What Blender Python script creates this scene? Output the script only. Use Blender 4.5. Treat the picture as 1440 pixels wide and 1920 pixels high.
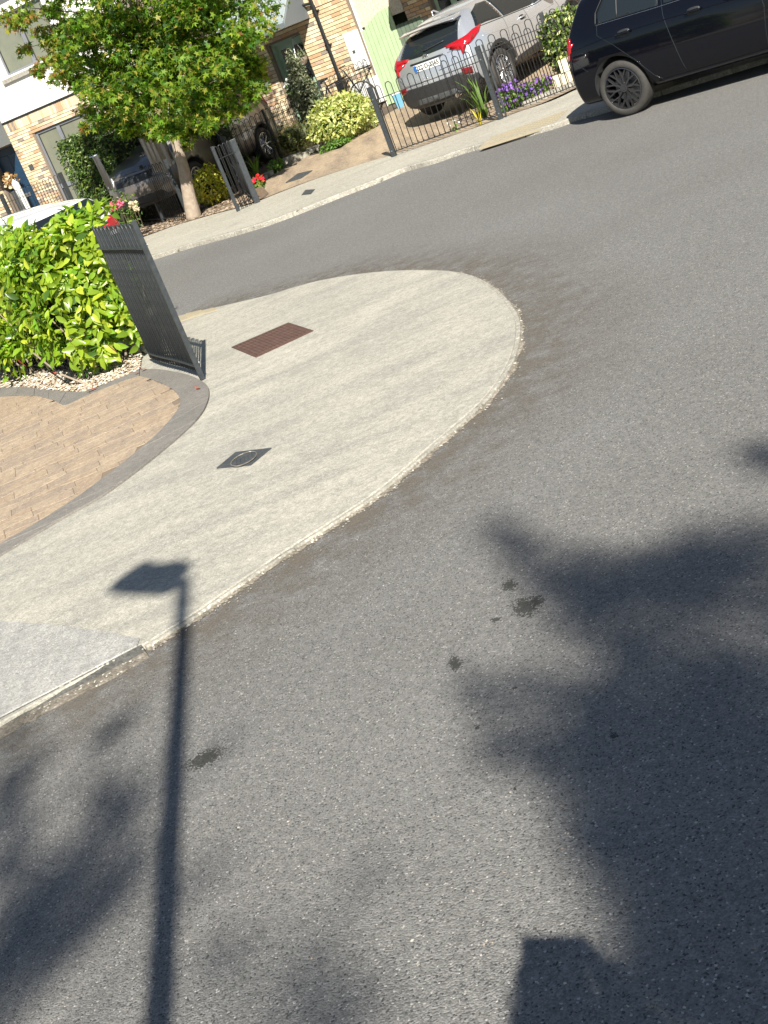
import bpy, bmesh, math, random
import numpy as np
from mathutils import Vector, Matrix
from mathutils.bvhtree import BVHTree
from mathutils.geometry import tessellate_polygon
random.seed(7); rng = np.random.default_rng(7)
for o in list(bpy.data.objects): bpy.data.objects.remove(o)
S = bpy.context.scene; COL = S.collection
rad = math.radians

# ------------------------------------------------------------------ camera
F_PX, PITCH, ROLL, CAMH = 2543.0, rad(19.17), rad(22.09), 2.18
FW = Vector((0, math.cos(PITCH), -math.sin(PITCH)))
UP0 = Vector((0, math.sin(PITCH), math.cos(PITCH))); R0 = Vector((1, 0, 0))
RT = R0*math.cos(ROLL) - UP0*math.sin(ROLL)
DN = -R0*math.sin(ROLL) - UP0*math.cos(ROLL)
cd = bpy.data.cameras.new('camera'); cam = bpy.data.objects.new('camera', cd); COL.objects.link(cam)
M = Matrix.Identity(4)
for i, a in enumerate((RT, -DN, -FW)):
    for k in range(3): M[k][i] = a[k]
M[2][3] = CAMH
cam.matrix_world = M
cd.sensor_fit = 'VERTICAL'; cd.sensor_height = 24.0; cd.sensor_width = 18.0
cd.lens = F_PX/1920*24.0; cd.clip_start = 0.05; cd.clip_end = 600
S.camera = cam
S.render.resolution_x, S.render.resolution_y = 768, 1024

# ------------------------------------------------------------------ light
SUN_EL = rad(38.2)
w = bpy.data.worlds.new('World'); S.world = w; w.use_nodes = True
nt = w.node_tree; bg = nt.nodes['Background']
sky = nt.nodes.new('ShaderNodeTexSky'); sky.sky_type = 'NISHITA'; sky.sun_disc = False
sky.sun_elevation = SUN_EL; sky.sun_rotation = rad(180); sky.air_density = 1.0; sky.dust_density = .6; sky.ozone_density = 1.0
nt.links.new(sky.outputs[0], bg.inputs[0]); bg.inputs[1].default_value = 0.05
sl = bpy.data.lights.new('sun', 'SUN'); sl.energy = 5.0; sl.angle = rad(0.53); sl.color = (1, .95, .85)
so = bpy.data.objects.new('sun', sl); COL.objects.link(so)
SUND = Vector((0, math.cos(SUN_EL), -math.sin(SUN_EL)))
so.rotation_euler = SUND.to_track_quat('-Z', 'Y').to_euler(); so.location = (0, -20, 20)
S.view_settings.view_transform = 'Standard'; S.view_settings.look = 'None'
S.view_settings.exposure = 1.02; S.view_settings.gamma = 1.0; S.view_settings.use_curve_mapping = False
S.render.engine = 'CYCLES'

# ------------------------------------------------------------------ pixel ray -> place on the terrain
NB = Vector((.545, .838)); LP = Vector((5.18, 20.4))
def terr(x, y):
    s = (x-LP.x)*NB.x + (y-LP.y)*NB.y
    return .05*min(max(s, 0), 6.5)
def ray(px, py):
    return (RT*((px-720)/F_PX) + DN*((py-960)/F_PX) + FW)
def G(px, py, z=0.0):
    d = ray(px, py); t = (z-CAMH)/d.z
    return Vector((d.x*t, d.y*t, z))
def T(px, py, dz=0.0):
    z = 0.0
    for _ in range(30):
        p = G(px, py, z+dz); z = .5*z + .5*terr(p.x, p.y)
    return Vector((p.x, p.y, z))
def AT(px, py, y):
    d = ray(px, py); t = y/d.y
    return Vector((d.x*t, y, CAMH+d.z*t))
HA = rad(-38); HD = Vector((math.cos(HA), math.sin(HA), 0)); HN = Vector((math.sin(HA), -math.cos(HA), 0)); HP = Vector((2.9, 29.2, 0))
def H(u, z, off=0.0): return HP + HD*u + HN*off + Vector((0, 0, z))

# ------------------------------------------------------------------ object helpers
ORG = {}
def tag(o, label=None, cat=None, group=None, kind=None):
    if label: o['label'] = label
    if cat: o['category'] = cat
    if group: o['group'] = group
    if kind: o['kind'] = kind
    return o
def empty(name, loc, label, cat, group=None, rot=None):
    o = bpy.data.objects.new(name, None); COL.objects.link(o); o.location = loc; o.empty_display_size = .1
    if rot: o.rotation_euler = rot
    ORG[o] = Vector((0, 0, 0)) if rot else Vector(loc)
    return tag(o, label, cat, group)
def mk(name, verts, faces, mat, parent=None, smooth=False, mats=None, midx=None):
    me = bpy.data.meshes.new(name)
    org = ORG.get(parent, Vector((0, 0, 0))) if parent is not None else Vector((0, 0, 0))
    if isinstance(verts, np.ndarray): v = (verts - np.array(org)).tolist()
    else: v = [(a[0]-org.x, a[1]-org.y, a[2]-org.z) for a in verts]
    me.from_pydata(v, [], faces); me.validate(clean_customdata=False)
    for m in (mats or [mat]): me.materials.append(m)
    if midx is not None and len(midx) == len(me.polygons): me.polygons.foreach_set('material_index', midx)
    if smooth: me.polygons.foreach_set('use_smooth', [True]*len(me.polygons))
    me.update()
    o = bpy.data.objects.new(name, me); COL.objects.link(o)
    if parent is not None: o.parent = parent; ORG[o] = org
    return o
def link_copy(name, me, parent, mat4):
    o = bpy.data.objects.new(name, me); COL.objects.link(o)
    if parent is not None: o.parent = parent
    o.matrix_basis = mat4
    return o
class MB:
    def __init__(s): s.v = []; s.f = []; s.mi = []
    def add(s, v, f, mi=0):
        n = len(s.v); s.v += [tuple(a) for a in v]; s.f += [tuple(i+n for i in q) for q in f]; s.mi += [mi]*len(f); return s
    def box(s, c, hx, hy, hz, ax=None, mi=0):
        c = Vector(c); X, Y, Z = ax or (Vector((1, 0, 0)), Vector((0, 1, 0)), Vector((0, 0, 1)))
        v = [c+X*(hx*a)+Y*(hy*b)+Z*(hz*d) for d in (-1, 1) for b in (-1, 1) for a in (-1, 1)]
        return s.add(v, [(0, 2, 3, 1), (4, 5, 7, 6), (0, 1, 5, 4), (2, 6, 7, 3), (0, 4, 6, 2), (1, 3, 7, 5)], mi)
    def tube(s, pts, r, n=8, cap=True, mi=0):
        pts = [Vector(p) for p in pts]; rs = r if isinstance(r, (list, tuple)) else [r]*len(pts)
        ref = None; rings = []
        for i, p in enumerate(pts):
            d = (pts[min(i+1, len(pts)-1)]-pts[max(i-1, 0)]).normalized()
            if ref is None: ref = d.orthogonal().normalized()
            ref = (ref - d*ref.dot(d)); ref = ref.normalized() if ref.length > 1e-5 else d.orthogonal().normalized()
            b = d.cross(ref)
            rings.append([p+(ref*math.cos(2*math.pi*k/n)+b*math.sin(2*math.pi*k/n))*rs[i] for k in range(n)])
        v = [q for R in rings for q in R]; f = []
        for i in range(len(pts)-1):
            for k in range(n): f.append((i*n+k, i*n+(k+1) % n, (i+1)*n+(k+1) % n, (i+1)*n+k))
        if cap: f.append(tuple(range(n-1, -1, -1))); f.append(tuple((len(pts)-1)*n+k for k in range(n)))
        return s.add(v, f, mi)
    def prism(s, poly, lo, hi, mi=0):   # polygon list of (x,y) ; lo/hi z or callables
        n = len(poly); L = lo if callable(lo) else (lambda x, y: lo); U = hi if callable(hi) else (lambda x, y: hi)
        v = [(x, y, L(x, y)) for x, y in poly]+[(x, y, U(x, y)) for x, y in poly]
        tri = tessellate_polygon([[Vector((x, y, 0)) for x, y in poly]])
        f = []
        for t in tri:
            a, b, c = [Vector(poly[i]) for i in t]
            if (b-a).cross(c-a) < 0: t = (t[0], t[2], t[1])
            f.append((t[0]+n, t[1]+n, t[2]+n)); f.append((t[2], t[1], t[0]))
        area = sum(poly[i][0]*poly[(i+1) % n][1]-poly[(i+1) % n][0]*poly[i][1] for i in range(n))
        for i in range(n):
            j = (i+1) % n
            f.append((i, j, j+n, i+n) if area > 0 else (j, i, i+n, j+n))
        return s.add(v, f, mi)
    def out(s, name, mat, parent=None, smooth=False, mats=None):
        return mk(name, s.v, s.f, mat, parent, smooth, mats, s.mi if mats else None)
def smooth_closed(pts, k=6, closed=True):
    out = []; n = len(pts)
    rngi = range(n) if closed else range(n-1)
    for i in rngi:
        p0, p1, p2, p3 = [Vector(pts[(i+d) % n] if closed else pts[min(max(i+d, 0), n-1)]) for d in (-1, 0, 1, 2)]
        for q in range(k):
            t = q/k
            out.append(.5*((2*p1)+(p2-p0)*t+(2*p0-5*p1+4*p2-p3)*t*t+(3*p1-p0-3*p2+p3)*t**3))
    if not closed: out.append(Vector(pts[-1]))
    return out
def bevel(o, wd=.004, seg=1):
    m = o.modifiers.new('bevel', 'BEVEL'); m.width = wd; m.segments = seg; m.limit_method = 'ANGLE'; m.angle_limit = rad(40); return o

# ------------------------------------------------------------------ materials
def mat(name, col, rough=.6, metal=0, spec=.5, var=None, scale=8, bump=0, bscale=40, trans=0, coat=0, detail=4):
    m = bpy.data.materials.new(name); m.use_nodes = True; n = m.node_tree.nodes; l = m.node_tree.links
    b = n['Principled BSDF']; b.inputs['Base Color'].default_value = (*col, 1); b.inputs['Roughness'].default_value = rough
    b.inputs['Metallic'].default_value = metal; b.inputs['Specular IOR Level'].default_value = spec
    if coat: b.inputs['Coat Weight'].default_value = coat; b.inputs['Coat Roughness'].default_value = .03
    tc = n.new('ShaderNodeTexCoord')
    if var:
        no = n.new('ShaderNodeTexNoise'); no.inputs['Scale'].default_value = scale; no.inputs['Detail'].default_value = detail; no.inputs['Roughness'].default_value = .65
        l.new(tc.outputs['Object'], no.inputs['Vector'])
        r = n.new('ShaderNodeValToRGB'); r.color_ramp.elements[0].position = .35; r.color_ramp.elements[1].position = .65
        r.color_ramp.elements[0].color = (*col, 1); r.color_ramp.elements[1].color = (*var, 1)
        l.new(no.outputs['Fac'], r.inputs[0]); l.new(r.outputs[0], b.inputs['Base Color'])
    if bump:
        n2 = n.new('ShaderNodeTexNoise'); n2.inputs['Scale'].default_value = bscale; n2.inputs['Detail'].default_value = 3
        l.new(tc.outputs['Object'], n2.inputs['Vector'])
        bp = n.new('ShaderNodeBump'); bp.inputs['Strength'].default_value = bump; bp.inputs['Distance'].default_value = .01
        l.new(n2.outputs['Fac'], bp.inputs['Height']); l.new(bp.outputs[0], b.inputs['Normal'])
    return m
def leafmat(name, col, tr=.35, rough=.45, tcol=None, vary=.12):
    m = bpy.data.materials.new(name); m.use_nodes = True; n = m.node_tree.nodes; l = m.node_tree.links
    b = n['Principled BSDF']; b.inputs['Roughness'].default_value = rough; b.inputs['Specular IOR Level'].default_value = .45
    geo = n.new('ShaderNodeNewGeometry'); hs = n.new('ShaderNodeHueSaturation'); hs.inputs['Color'].default_value = (*col, 1)
    mr = n.new('ShaderNodeMapRange'); mr.inputs[3].default_value = 1-vary*3; mr.inputs[4].default_value = 1+vary*3
    l.new(geo.outputs['Random Per Island'], mr.inputs[0]); l.new(mr.outputs[0], hs.inputs['Value'])
    mr2 = n.new('ShaderNodeMapRange'); mr2.inputs[3].default_value = .5-vary*.15; mr2.inputs[4].default_value = .5+vary*.15
    mu = n.new('ShaderNodeMath'); mu.operation = 'FRACT'; m3 = n.new('ShaderNodeMath'); m3.operation = 'MULTIPLY'; m3.inputs[1].default_value = 17.3
    l.new(geo.outputs['Random Per Island'], m3.inputs[0]); l.new(m3.outputs[0], mu.inputs[0]); l.new(mu.outputs[0], mr2.inputs[0]); l.new(mr2.outputs[0], hs.inputs['Hue'])
    l.new(hs.outputs[0], b.inputs['Base Color'])
    t = n.new('ShaderNodeBsdfTranslucent'); mix = n.new('ShaderNodeMixShader'); mix.inputs[0].default_value = tr
    g2 = n.new('ShaderNodeMix'); g2.data_type = 'RGBA'; g2.blend_type = 'MULTIPLY'; g2.inputs[0].default_value = 1
    l.new(hs.outputs[0], g2.inputs[6]); g2.inputs[7].default_value = (*(tcol or (1.5, 1.6, .5)), 1)
    l.new(g2.outputs[2], t.inputs[0]); l.new(b.outputs[0], mix.inputs[1]); l.new(t.outputs[0], mix.inputs[2])
    l.new(mix.outputs[0], n['Material Output'].inputs[0])
    return m
def ground_mat(name, base, alt, fines, speck, bump=.6, stone=220, big=1.2, stretch=None, stain=None, rough=.85, patches=None, dist=.004, streak=None, pits=0):
    """aggregate surface: stones (voronoi), fines, broad discolouration, optional wet/tar patches"""
    m = bpy.data.materials.new(name); m.use_nodes = True; n = m.node_tree.nodes; l = m.node_tree.links
    b = n['Principled BSDF']; b.inputs['Roughness'].default_value = rough; b.inputs['Specular IOR Level'].default_value = .3
    tc = n.new('ShaderNodeTexCoord'); vec = tc.outputs['Object']
    def noise(sc, det=4, ro=.6, v=None):
        x = n.new('ShaderNodeTexNoise'); x.inputs['Scale'].default_value = sc; x.inputs['Detail'].default_value = det; x.inputs['Roughness'].default_value = ro
        l.new(v or vec, x.inputs['Vector']); return x.outputs['Fac']
    def ramp(f, p0, p1, c0=(0, 0, 0), c1=(1, 1, 1)):
        r = n.new('ShaderNodeValToRGB'); e = r.color_ramp.elements; e[0].position = p0; e[1].position = p1; e[0].color = (*c0, 1); e[1].color = (*c1, 1)
        l.new(f, r.inputs[0]); return r.outputs[0]
    def mixc(f, a, c, typ='MIX'):
        x = n.new('ShaderNodeMix'); x.data_type = 'RGBA'; x.blend_type = typ
        if isinstance(f, float): x.inputs[0].default_value = f
        else: l.new(f, x.inputs[0])
        for k, v in ((6, a), (7, c)):
            if isinstance(v, tuple): x.inputs[k].default_value = (*v, 1)
            else: l.new(v, x.inputs[k])
        return x.outputs[2]
    c = mixc(ramp(noise(big, 5, .6), .35, .68), base, alt)
    if streak:
        mp = n.new('ShaderNodeMapping'); mp.inputs['Rotation'].default_value = (0, 0, streak[0]); mp.inputs['Scale'].default_value = (streak[1], streak[2], 1)
        l.new(vec, mp.inputs[0]); c = mixc(ramp(noise(1.0, 5, .65, mp.outputs[0]), .42, .7), c, streak[3])
    vo = n.new('ShaderNodeTexVoronoi'); vo.inputs['Scale'].default_value = stone; l.new(vec, vo.inputs['Vector'])
    sep = n.new('ShaderNodeSeparateColor'); l.new(vo.outputs['Color'], sep.inputs[0])
    c = mixc(ramp(sep.outputs[0], .0, 1.0, (fines[0],)*3, (fines[1],)*3), mixc(0.0, c, c), c)
    k = n.new('ShaderNodeMapRange'); k.inputs[3].default_value = fines[0]; k.inputs[4].default_value = fines[1]; l.new(sep.outputs[0], k.inputs[0])
    kk = n.new('ShaderNodeCombineColor'); [l.new(k.outputs[0], kk.inputs[i]) for i in range(3)]
    c = mixc(1.0, c, kk.outputs[0], 'MULTIPLY')
    # medium grain that survives at distance
    k2 = n.new('ShaderNodeMapRange'); k2.inputs[1].default_value = .3; k2.inputs[2].default_value = .7; k2.inputs[3].default_value = .82; k2.inputs[4].default_value = 1.18
    l.new(noise(stone*.16, 3, .7), k2.inputs[0]); kk2 = n.new('ShaderNodeCombineColor'); [l.new(k2.outputs[0], kk2.inputs[i]) for i in range(3)]
    c = mixc(1.0, c, kk2.outputs[0], 'MULTIPLY')
    gt = n.new('ShaderNodeMath'); gt.operation = 'GREATER_THAN'; gt.inputs[1].default_value = speck[0]; l.new(sep.outputs[1], gt.inputs[0])
    c = mixc(gt.outputs[0], c, speck[1])
    if pits:
        lt = n.new('ShaderNodeMath'); lt.operation = 'LESS_THAN'; lt.inputs[1].default_value = pits; l.new(sep.outputs[1], lt.inputs[0]); c = mixc(lt.outputs[0], c, (.065, .066, .066))
    if stain: c = mixc(ramp(noise(stain[0], 6, .7), stain[1], stain[1]+.1), c, stain[2])
    if patches:
        for (x, y, rx, ry, col) in patches:
            mp = n.new('ShaderNodeMapping'); mp.vector_type = 'TEXTURE'; mp.inputs['Location'].default_value = (x, y, 0); mp.inputs['Scale'].default_value = (rx, ry, 1); l.new(vec, mp.inputs[0])
            ln = n.new('ShaderNodeVectorMath'); ln.operation = 'LENGTH'; l.new(mp.outputs[0], ln.inputs[0])
            ad = n.new('ShaderNodeMath'); ad.operation = 'MULTIPLY_ADD'; ad.inputs[1].default_value = 1.5; l.new(noise(38, 5, .7), ad.inputs[0]); l.new(ln.outputs['Value'], ad.inputs[2])
            hf = n.new('ShaderNodeMath'); hf.operation = 'MULTIPLY'; hf.inputs[1].default_value = .4; l.new(ad.outputs[0], hf.inputs[0])
            g3 = n.new('ShaderNodeMath'); g3.operation = 'MULTIPLY_ADD'; g3.inputs[1].default_value = .16; l.new(sep.outputs[0], g3.inputs[0]); l.new(hf.outputs[0], g3.inputs[2])
            c = mixc(ramp(g3.outputs[0], .56, .62, (.85, .85, .85), (0, 0, 0)), c, col)
    l.new(c, b.inputs['Base Color'])
    bp = n.new('ShaderNodeBump'); bp.inputs['Strength'].default_value = bump; bp.inputs['Distance'].default_value = dist
    h = n.new('ShaderNodeMath'); h.operation = 'MULTIPLY_ADD'; h.inputs[1].default_value = .8
    l.new(sep.outputs[2], h.inputs[0]); l.new(noise(stone*.7, 2), h.inputs[2]); 
    h2 = n.new('ShaderNodeMath'); h2.operation = 'MULTIPLY_ADD'; h2.inputs[1].default_value = -.9; l.new(vo.outputs['Distance'], h2.inputs[0]); l.new(h.outputs[0], h2.inputs[2])
    l.new(h2.outputs[0], bp.inputs['Height']); l.new(bp.outputs[0], b.inputs['Normal'])
    return m
tarc = (.030, .030, .026)
pp = lambda x, y, rx, ry: (G(x, y).x, G(x, y).y, rx, ry, tarc)
ASPH = ground_mat('asphalt', (.173, .168, .158), (.197, .194, .184), (.70, 1.25), (.984, (.40, .38, .35)), bump=.7, stone=175, big=.45, dist=.005, pits=.055,
    stain=(2.2, .66, (.155, .138, .112)),
    patches=[pp(985, 1137, .085, .16), pp(1005, 1128, .05, .09), pp(955, 1097, .05, .10), pp(853, 1243, .045, .10), pp(385, 1422, .125, .105), pp(930, 1162, .03, .05), pp(1150, 1380, .02, .035), pp(895, 1363, .015, .02), pp(965, 1290, .016, .02), pp(965, 1478, .01, .02)])
CONC = ground_mat('brushed_concrete', (.42, .395, .33), (.335, .32, .275), (.80, 1.2), (.985, (.5, .48, .42)), bump=.45, stone=140, big=.8, stain=(1.6, .60, (.30, .285, .245)), streak=(rad(-12), .8, 3.2, (.29, .28, .245)), dist=.004)
CONC2 = ground_mat('grey_concrete', (.33, .32, .295), (.37, .36, .335), (.78, 1.22), (.985, (.5, .5, .48)), bump=.45, stone=140, big=1.5, streak=(rad(-32), 8, 1.1, (.27, .265, .25)), dist=.004)
CONCF = ground_mat('far_pavement_concrete', (.41, .385, .32), (.35, .33, .275), (.8, 1.2), (.985, (.5, .48, .42)), bump=.4, stone=120, big=.7, stain=(1.5, .62, (.30, .28, .24)), streak=(rad(35), .6, 3, (.33, .31, .26)))
KERB = ground_mat('kerb_concrete', (.36, .34, .29), (.28, .265, .225), (.75, 1.2), (.97, (.55, .53, .48)), bump=.5, stone=90, big=4, stain=(9, .60, (.10, .09, .06)))
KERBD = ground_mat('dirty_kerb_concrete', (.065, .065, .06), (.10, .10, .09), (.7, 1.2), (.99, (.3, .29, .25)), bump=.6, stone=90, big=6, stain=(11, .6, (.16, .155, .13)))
GUT = ground_mat('gutter_silt', (.24, .21, .17), (.13, .115, .09), (.7, 1.25), (.95, (.5, .48, .42)), bump=.6, stone=100, big=9, stain=(14, .58, (.42, .40, .36)))
BAND = ground_mat('grey_edging_slate', (.20, .185, .165), (.165, .155, .14), (.85, 1.15), (.995, (.4, .38, .33)), bump=.25, stone=200, big=2, stain=(5, .66, (.13, .12, .11)))
STONEM = [ground_mat('stamped_stone_'+nm, a, b2, (.85, 1.15), (.99, (.5, .42, .3)), bump=.35, stone=160, big=2.5, streak=(rad(-25), 9, 2, s)) for nm, a, b2, s in (
    ('sand', (.37, .285, .195), (.33, .25, .175), (.28, .215, .16)), ('buff', (.39, .305, .215), (.34, .265, .19), (.30, .235, .175)), ('brown', (.34, .265, .19), (.30, .235, .175), (.26, .205, .16)))]
DRIVEF = ground_mat('far_driveway_paving', (.38, .295, .20), (.30, .235, .17), (.8, 1.2), (.99, (.5, .42, .3)), bump=.4, stone=60, big=.6, streak=(rad(-38), 4, .6, (.21, .165, .125)))
JOINT = mat('dark_joint', (.215, .165, .115), .95, var=(.16, .12, .085), scale=7)
MULCH = mat('bark_mulch_bed', (.10, .065, .042), .95, var=(.21, .15, .10), scale=22, bump=1, bscale=60)
GRAVM = mat('pale_gravel', (.50, .45, .35), .85, var=(.38, .33, .27), scale=60)
SOIL = mat('garden_soil', (.06, .045, .032), .95, var=(.12, .09, .065), scale=12, bump=.8)
METAL = mat('charcoal_painted_steel', (.024, .029, .033), .42, spec=.4, var=(.040, .046, .050), scale=30, bump=.05, bscale=90)
METALB = mat('black_painted_steel', (.015, .016, .018), .4)
BOLT = mat('bolt_metal', (.35, .36, .36), .4, metal=.9)
RENDW = mat('white_render', (.80, .79, .74), .9, bump=.3, bscale=120)
PEBB = mat('pebble_dash', (.62, .58, .50), .95, var=(.45, .38, .30), scale=45, bump=1, bscale=70, detail=2)
MORT = mat('mortar', (.19, .155, .12), .95)
BRK = [mat('brick_'+n, a, .85, var=b, scale=14, bump=.4, bscale=60) for n, a, b in (('cream', (.66, .55, .37), (.58, .47, .30)), ('buff', (.60, .46, .29), (.52, .38, .23)), ('orange', (.50, .34, .20), (.44, .28, .16)), ('pink', (.50, .37, .28), (.42, .30, .22)), ('dark', (.20, .17, .15), (.30, .25, .20)), ('pale', (.72, .64, .47), (.64, .56, .39)))]
FRAME = mat('grey_window_frame', (.17, .18, .20), .4, var=(.20, .21, .23), scale=5)
WGLASS = mat('olive_grey_window_glass', (.20, .205, .15), .06, spec=.9, var=(.15, .16, .125), scale=1.2)  # opaque pane with an olive grey tint varied by noise
DGLASS = mat('dark_glass', (.012, .016, .018), .04, spec=.8)
ZINC = mat('zinc_canopy', (.32, .37, .38), .35, metal=.25, var=(.38, .43, .44), scale=2)
ZINCD = mat('canopy_side_panel', (.13, .145, .155), .5)
SAGE = mat('sage_green_paint', (.37, .48, .28), .5, var=(.41, .52, .32), scale=6)
SAGED = mat('door_green_paint', (.30, .43, .32), .4, var=(.27, .39, .29), scale=5)
NAVY = mat('navy_door_paint', (.012, .035, .075), .35, var=(.014, .045, .09), scale=4)
WHITEP = mat('white_plastic', (.72, .72, .70), .4, var=(.66, .66, .64), scale=5)
BARK = mat('smooth_tree_bark', (.33, .27, .21), .85, var=(.24, .19, .145), scale=11, bump=.7, bscale=30)
TWIG = mat('twig_bark', (.10, .07, .045), .9)
RUBBER = mat('tyre_rubber', (.030, .029, .027), .8, var=(.045, .042, .038), scale=20)
BLACKP = mat('black_plastic_trim', (.018, .019, .020), .5, var=(.026, .027, .028), scale=20)
CHROME = mat('chrome', (.7, .7, .7), .1, metal=1)
REDL = mat('red_lamp_lens', (.33, .006, .010), .08, spec=.8, coat=.5)
DREDL = mat('dark_red_lamp_lens', (.16, .008, .01), .08, spec=.8)
CLRL = mat('clear_lamp_lens', (.55, .57, .6), .08, spec=.8, coat=.5)
ALLOY = mat('alloy_silver', (.55, .56, .58), .25, metal=.9)
GALLOY = mat('gloss_black_alloy', (.02, .02, .022), .15, spec=.8, coat=.8)
def paint(name, c, metal=.5, rough=.28): return mat(name, c, rough, metal=metal, coat=1)
P_SIL = paint('silver_paint', (.62, .64, .67), .7, .27); P_BLK = mat('black_paint', (.003, .0035, .006), .06, spec=.45)
P_WHT = paint('white_paint', (.78, .78, .77), 0, .3); P_BLU = paint('pale_blue_silver_paint', (.52, .60, .76), .25, .3); P_TAU = paint('taupe_paint', (.17, .145, .13), .5, .35)
PLATE = mat('plate_white', (.78, .79, .76), .4); PLBLUE = mat('plate_blue', (.01, .12, .45), .4); PLBLK = mat('plate_lettering', (.01, .01, .012), .5)
COVB = mat('rusty_brown_iron', (.075, .040, .030), .7, var=(.11, .06, .045), scale=18, bump=.5, bscale=90)
COVG = mat('dark_grey_iron', (.045, .05, .052), .6, var=(.07, .075, .078), scale=18, bump=.4, bscale=90)
TACT = mat('buff_tactile_paving', (.36, .305, .20), .85, var=(.30, .27, .20), scale=20, bump=.3)

# ------------------------------------------------------------------ foliage machinery
def leaf_shape(kind):
    if kind == 'laurel':       # long glossy leaf with folded midrib and drooping tip
        xs = [0, .12, .3, .55, .8, 1.0]; ws = [0, .10, .19, .21, .13, 0]; v = []; f = []
        for x, wd in zip(xs, ws):
            z = -.22*x*x+.05*x
            v += [(x, -wd, z+.35*wd), (x, 0, z), (x, wd, z+.35*wd)]
        for i in range(5):
            a = i*3
            f += [(a, a+3, a+4, a+1), (a+1, a+4, a+5, a+2)]
        return np.array(v), f
    if kind == 'star':
        v = [(.38, 0, 0)]; n = 5
        tips = [0, 62, 128, 232, 298]; L = [.62, .52, .36, .36, .52]
        for i in range(5):
            a = rad(tips[i]); v.append((.38+L[i]*math.cos(a), L[i]*math.sin(a), -.10))
            b = rad((tips[i]+(tips[(i+1) % 5] if i < 4 else 360))/2); r = .2 if i != 2 else .12
            v.append((.38+r*math.cos(b), r*math.sin(b), .03))
        return np.array(v), [(0, 1+i, 1+(i+1) % 10) for i in range(10)]
    if kind == 'oval':
        return np.array([(0, 0, 0), (.4, -.22, .06), (1, 0, -.05), (.4, .22, .06)]), [(0, 1, 2), (0, 2, 3)]
    if kind == 'blade':
        return np.array([(0, -.03, 0), (0, .03, 0), (.35, .045, .05), (.35, -.045, .05), (.7, .03, .02), (.7, -.03, .02), (1, 0, -.15)]), [(0, 3, 2, 1), (3, 5, 4, 2), (5, 6, 4)]
    if kind == 'petal':
        return np.array([(0, 0, 0), (.5, -.4, .1), (1, 0, .2), (.5, .4, .1)]), [(0, 1, 2, 3)]
def leafcloud(parent, P, N, size, kind, mats, nparts=0, tilt=.7, wts=None, name='leaf', stuff='foliage', sv=.3):
    P = np.asarray(P, float); N = np.asarray(N, float); n = len(P)
    N = N/np.maximum(np.linalg.norm(N, axis=1, keepdims=True), 1e-6)
    Z = N + rng.normal(0, tilt, (n, 3)); Z /= np.linalg.norm(Z, axis=1, keepdims=True)
    X = rng.normal(0, 1, (n, 3)) + np.array([0, 0, -.5]) + N*.6; X -= Z*(X*Z).sum(1, keepdims=True); X /= np.linalg.norm(X, axis=1, keepdims=True)
    Y = np.cross(Z, X); s = size*(1+rng.uniform(-sv, sv, n))
    lv, lf = leaf_shape(kind)
    mi = rng.choice(len(mats), n, p=wts)
    R = np.stack([X, Y, Z], axis=2)*s[:, None, None]
    d = np.linalg.norm(P-np.array([0, 0, CAMH]), axis=1); order = np.argsort(d - .0)
    if nparts and nparts < n:
        # the ones that show largest: nearest the viewer among a random-ish outer set
        part = order[:nparts]; rest = order[nparts:]
    elif nparts: part, rest = order, order[:0]
    else: part, rest = order[:0], order
    org = np.array(ORG.get(parent, (0, 0, 0)))
    if len(part):
        base = []
        for m in mats:
            me = bpy.data.meshes.new(name); me.from_pydata(lv.tolist(), [], lf); me.materials.append(m)
            me.polygons.foreach_set('use_smooth', [True]*len(me.polygons)); base.append(me)
        for i in part:
            mt = Matrix.Identity(4)
            for a in range(3):
                for b in range(3): mt[a][b] = R[i, a, b]
                mt[a][3] = P[i, a]-org[a]
            link_copy(name, base[mi[i]], parent, mt)
    if len(rest):
        V = np.einsum('nab,kb->nka', R[rest], lv)+P[rest][:, None, :]
        k = len(lv); V = V.reshape(-1, 3)-org
        me = bpy.data.meshes.new(stuff)
        nv = len(V); me.vertices.add(nv); me.vertices.foreach_set('co', V.ravel())
        ls = np.array([len(q) for q in lf]); flat = np.concatenate([np.array(q) for q in lf])
        nr = len(rest); loops = (flat[None, :]+(np.arange(nr)*k)[:, None]).ravel()
        me.loops.add(len(loops)); me.loops.foreach_set('vertex_index', loops)
        tot = np.tile(ls, nr); st = np.concatenate([[0], np.cumsum(tot)[:-1]])
        me.polygons.add(len(tot)); me.polygons.foreach_set('loop_start', st); me.polygons.foreach_set('loop_total', tot)
        me.polygons.foreach_set('material_index', np.repeat(mi[rest], len(lf)))
        me.polygons.foreach_set('use_smooth', np.ones(len(tot), bool))
        for m in mats: me.materials.append(m)
        me.update(calc_edges=True); me.validate()
        o = bpy.data.objects.new(stuff, me); COL.objects.link(o)
        if parent is not None: o.parent = parent
        o['kind'] = 'stuff'
        return o
def blob_points(c, r, n, shell=.35, squash=(1, 1, 1), lump=0):
    d = rng.normal(0, 1, (n, 3)); d /= np.linalg.norm(d, axis=1, keepdims=True)
    rr = 1-rng.uniform(0, 1, n)**2*shell
    if lump:
        k = rng.normal(0, 1, (14, 3)); k /= np.linalg.norm(k, axis=1, keepdims=True)
        rr *= 1-lump+lump*np.max(d@k.T, axis=1)**6*1.3
    return np.array(c)+d*(rr*r)[:, None]*np.array(squash), d
L_LAUR = [leafmat('laurel_leaf_bright', (.185, .30, .020), .30, .30), leafmat('laurel_leaf_mid', (.15, .26, .022), .30, .30), leafmat('laurel_leaf_yellow', (.33, .42, .04), .35, .32), leafmat('laurel_leaf_dark', (.04, .10, .015), .25, .3)]
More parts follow.
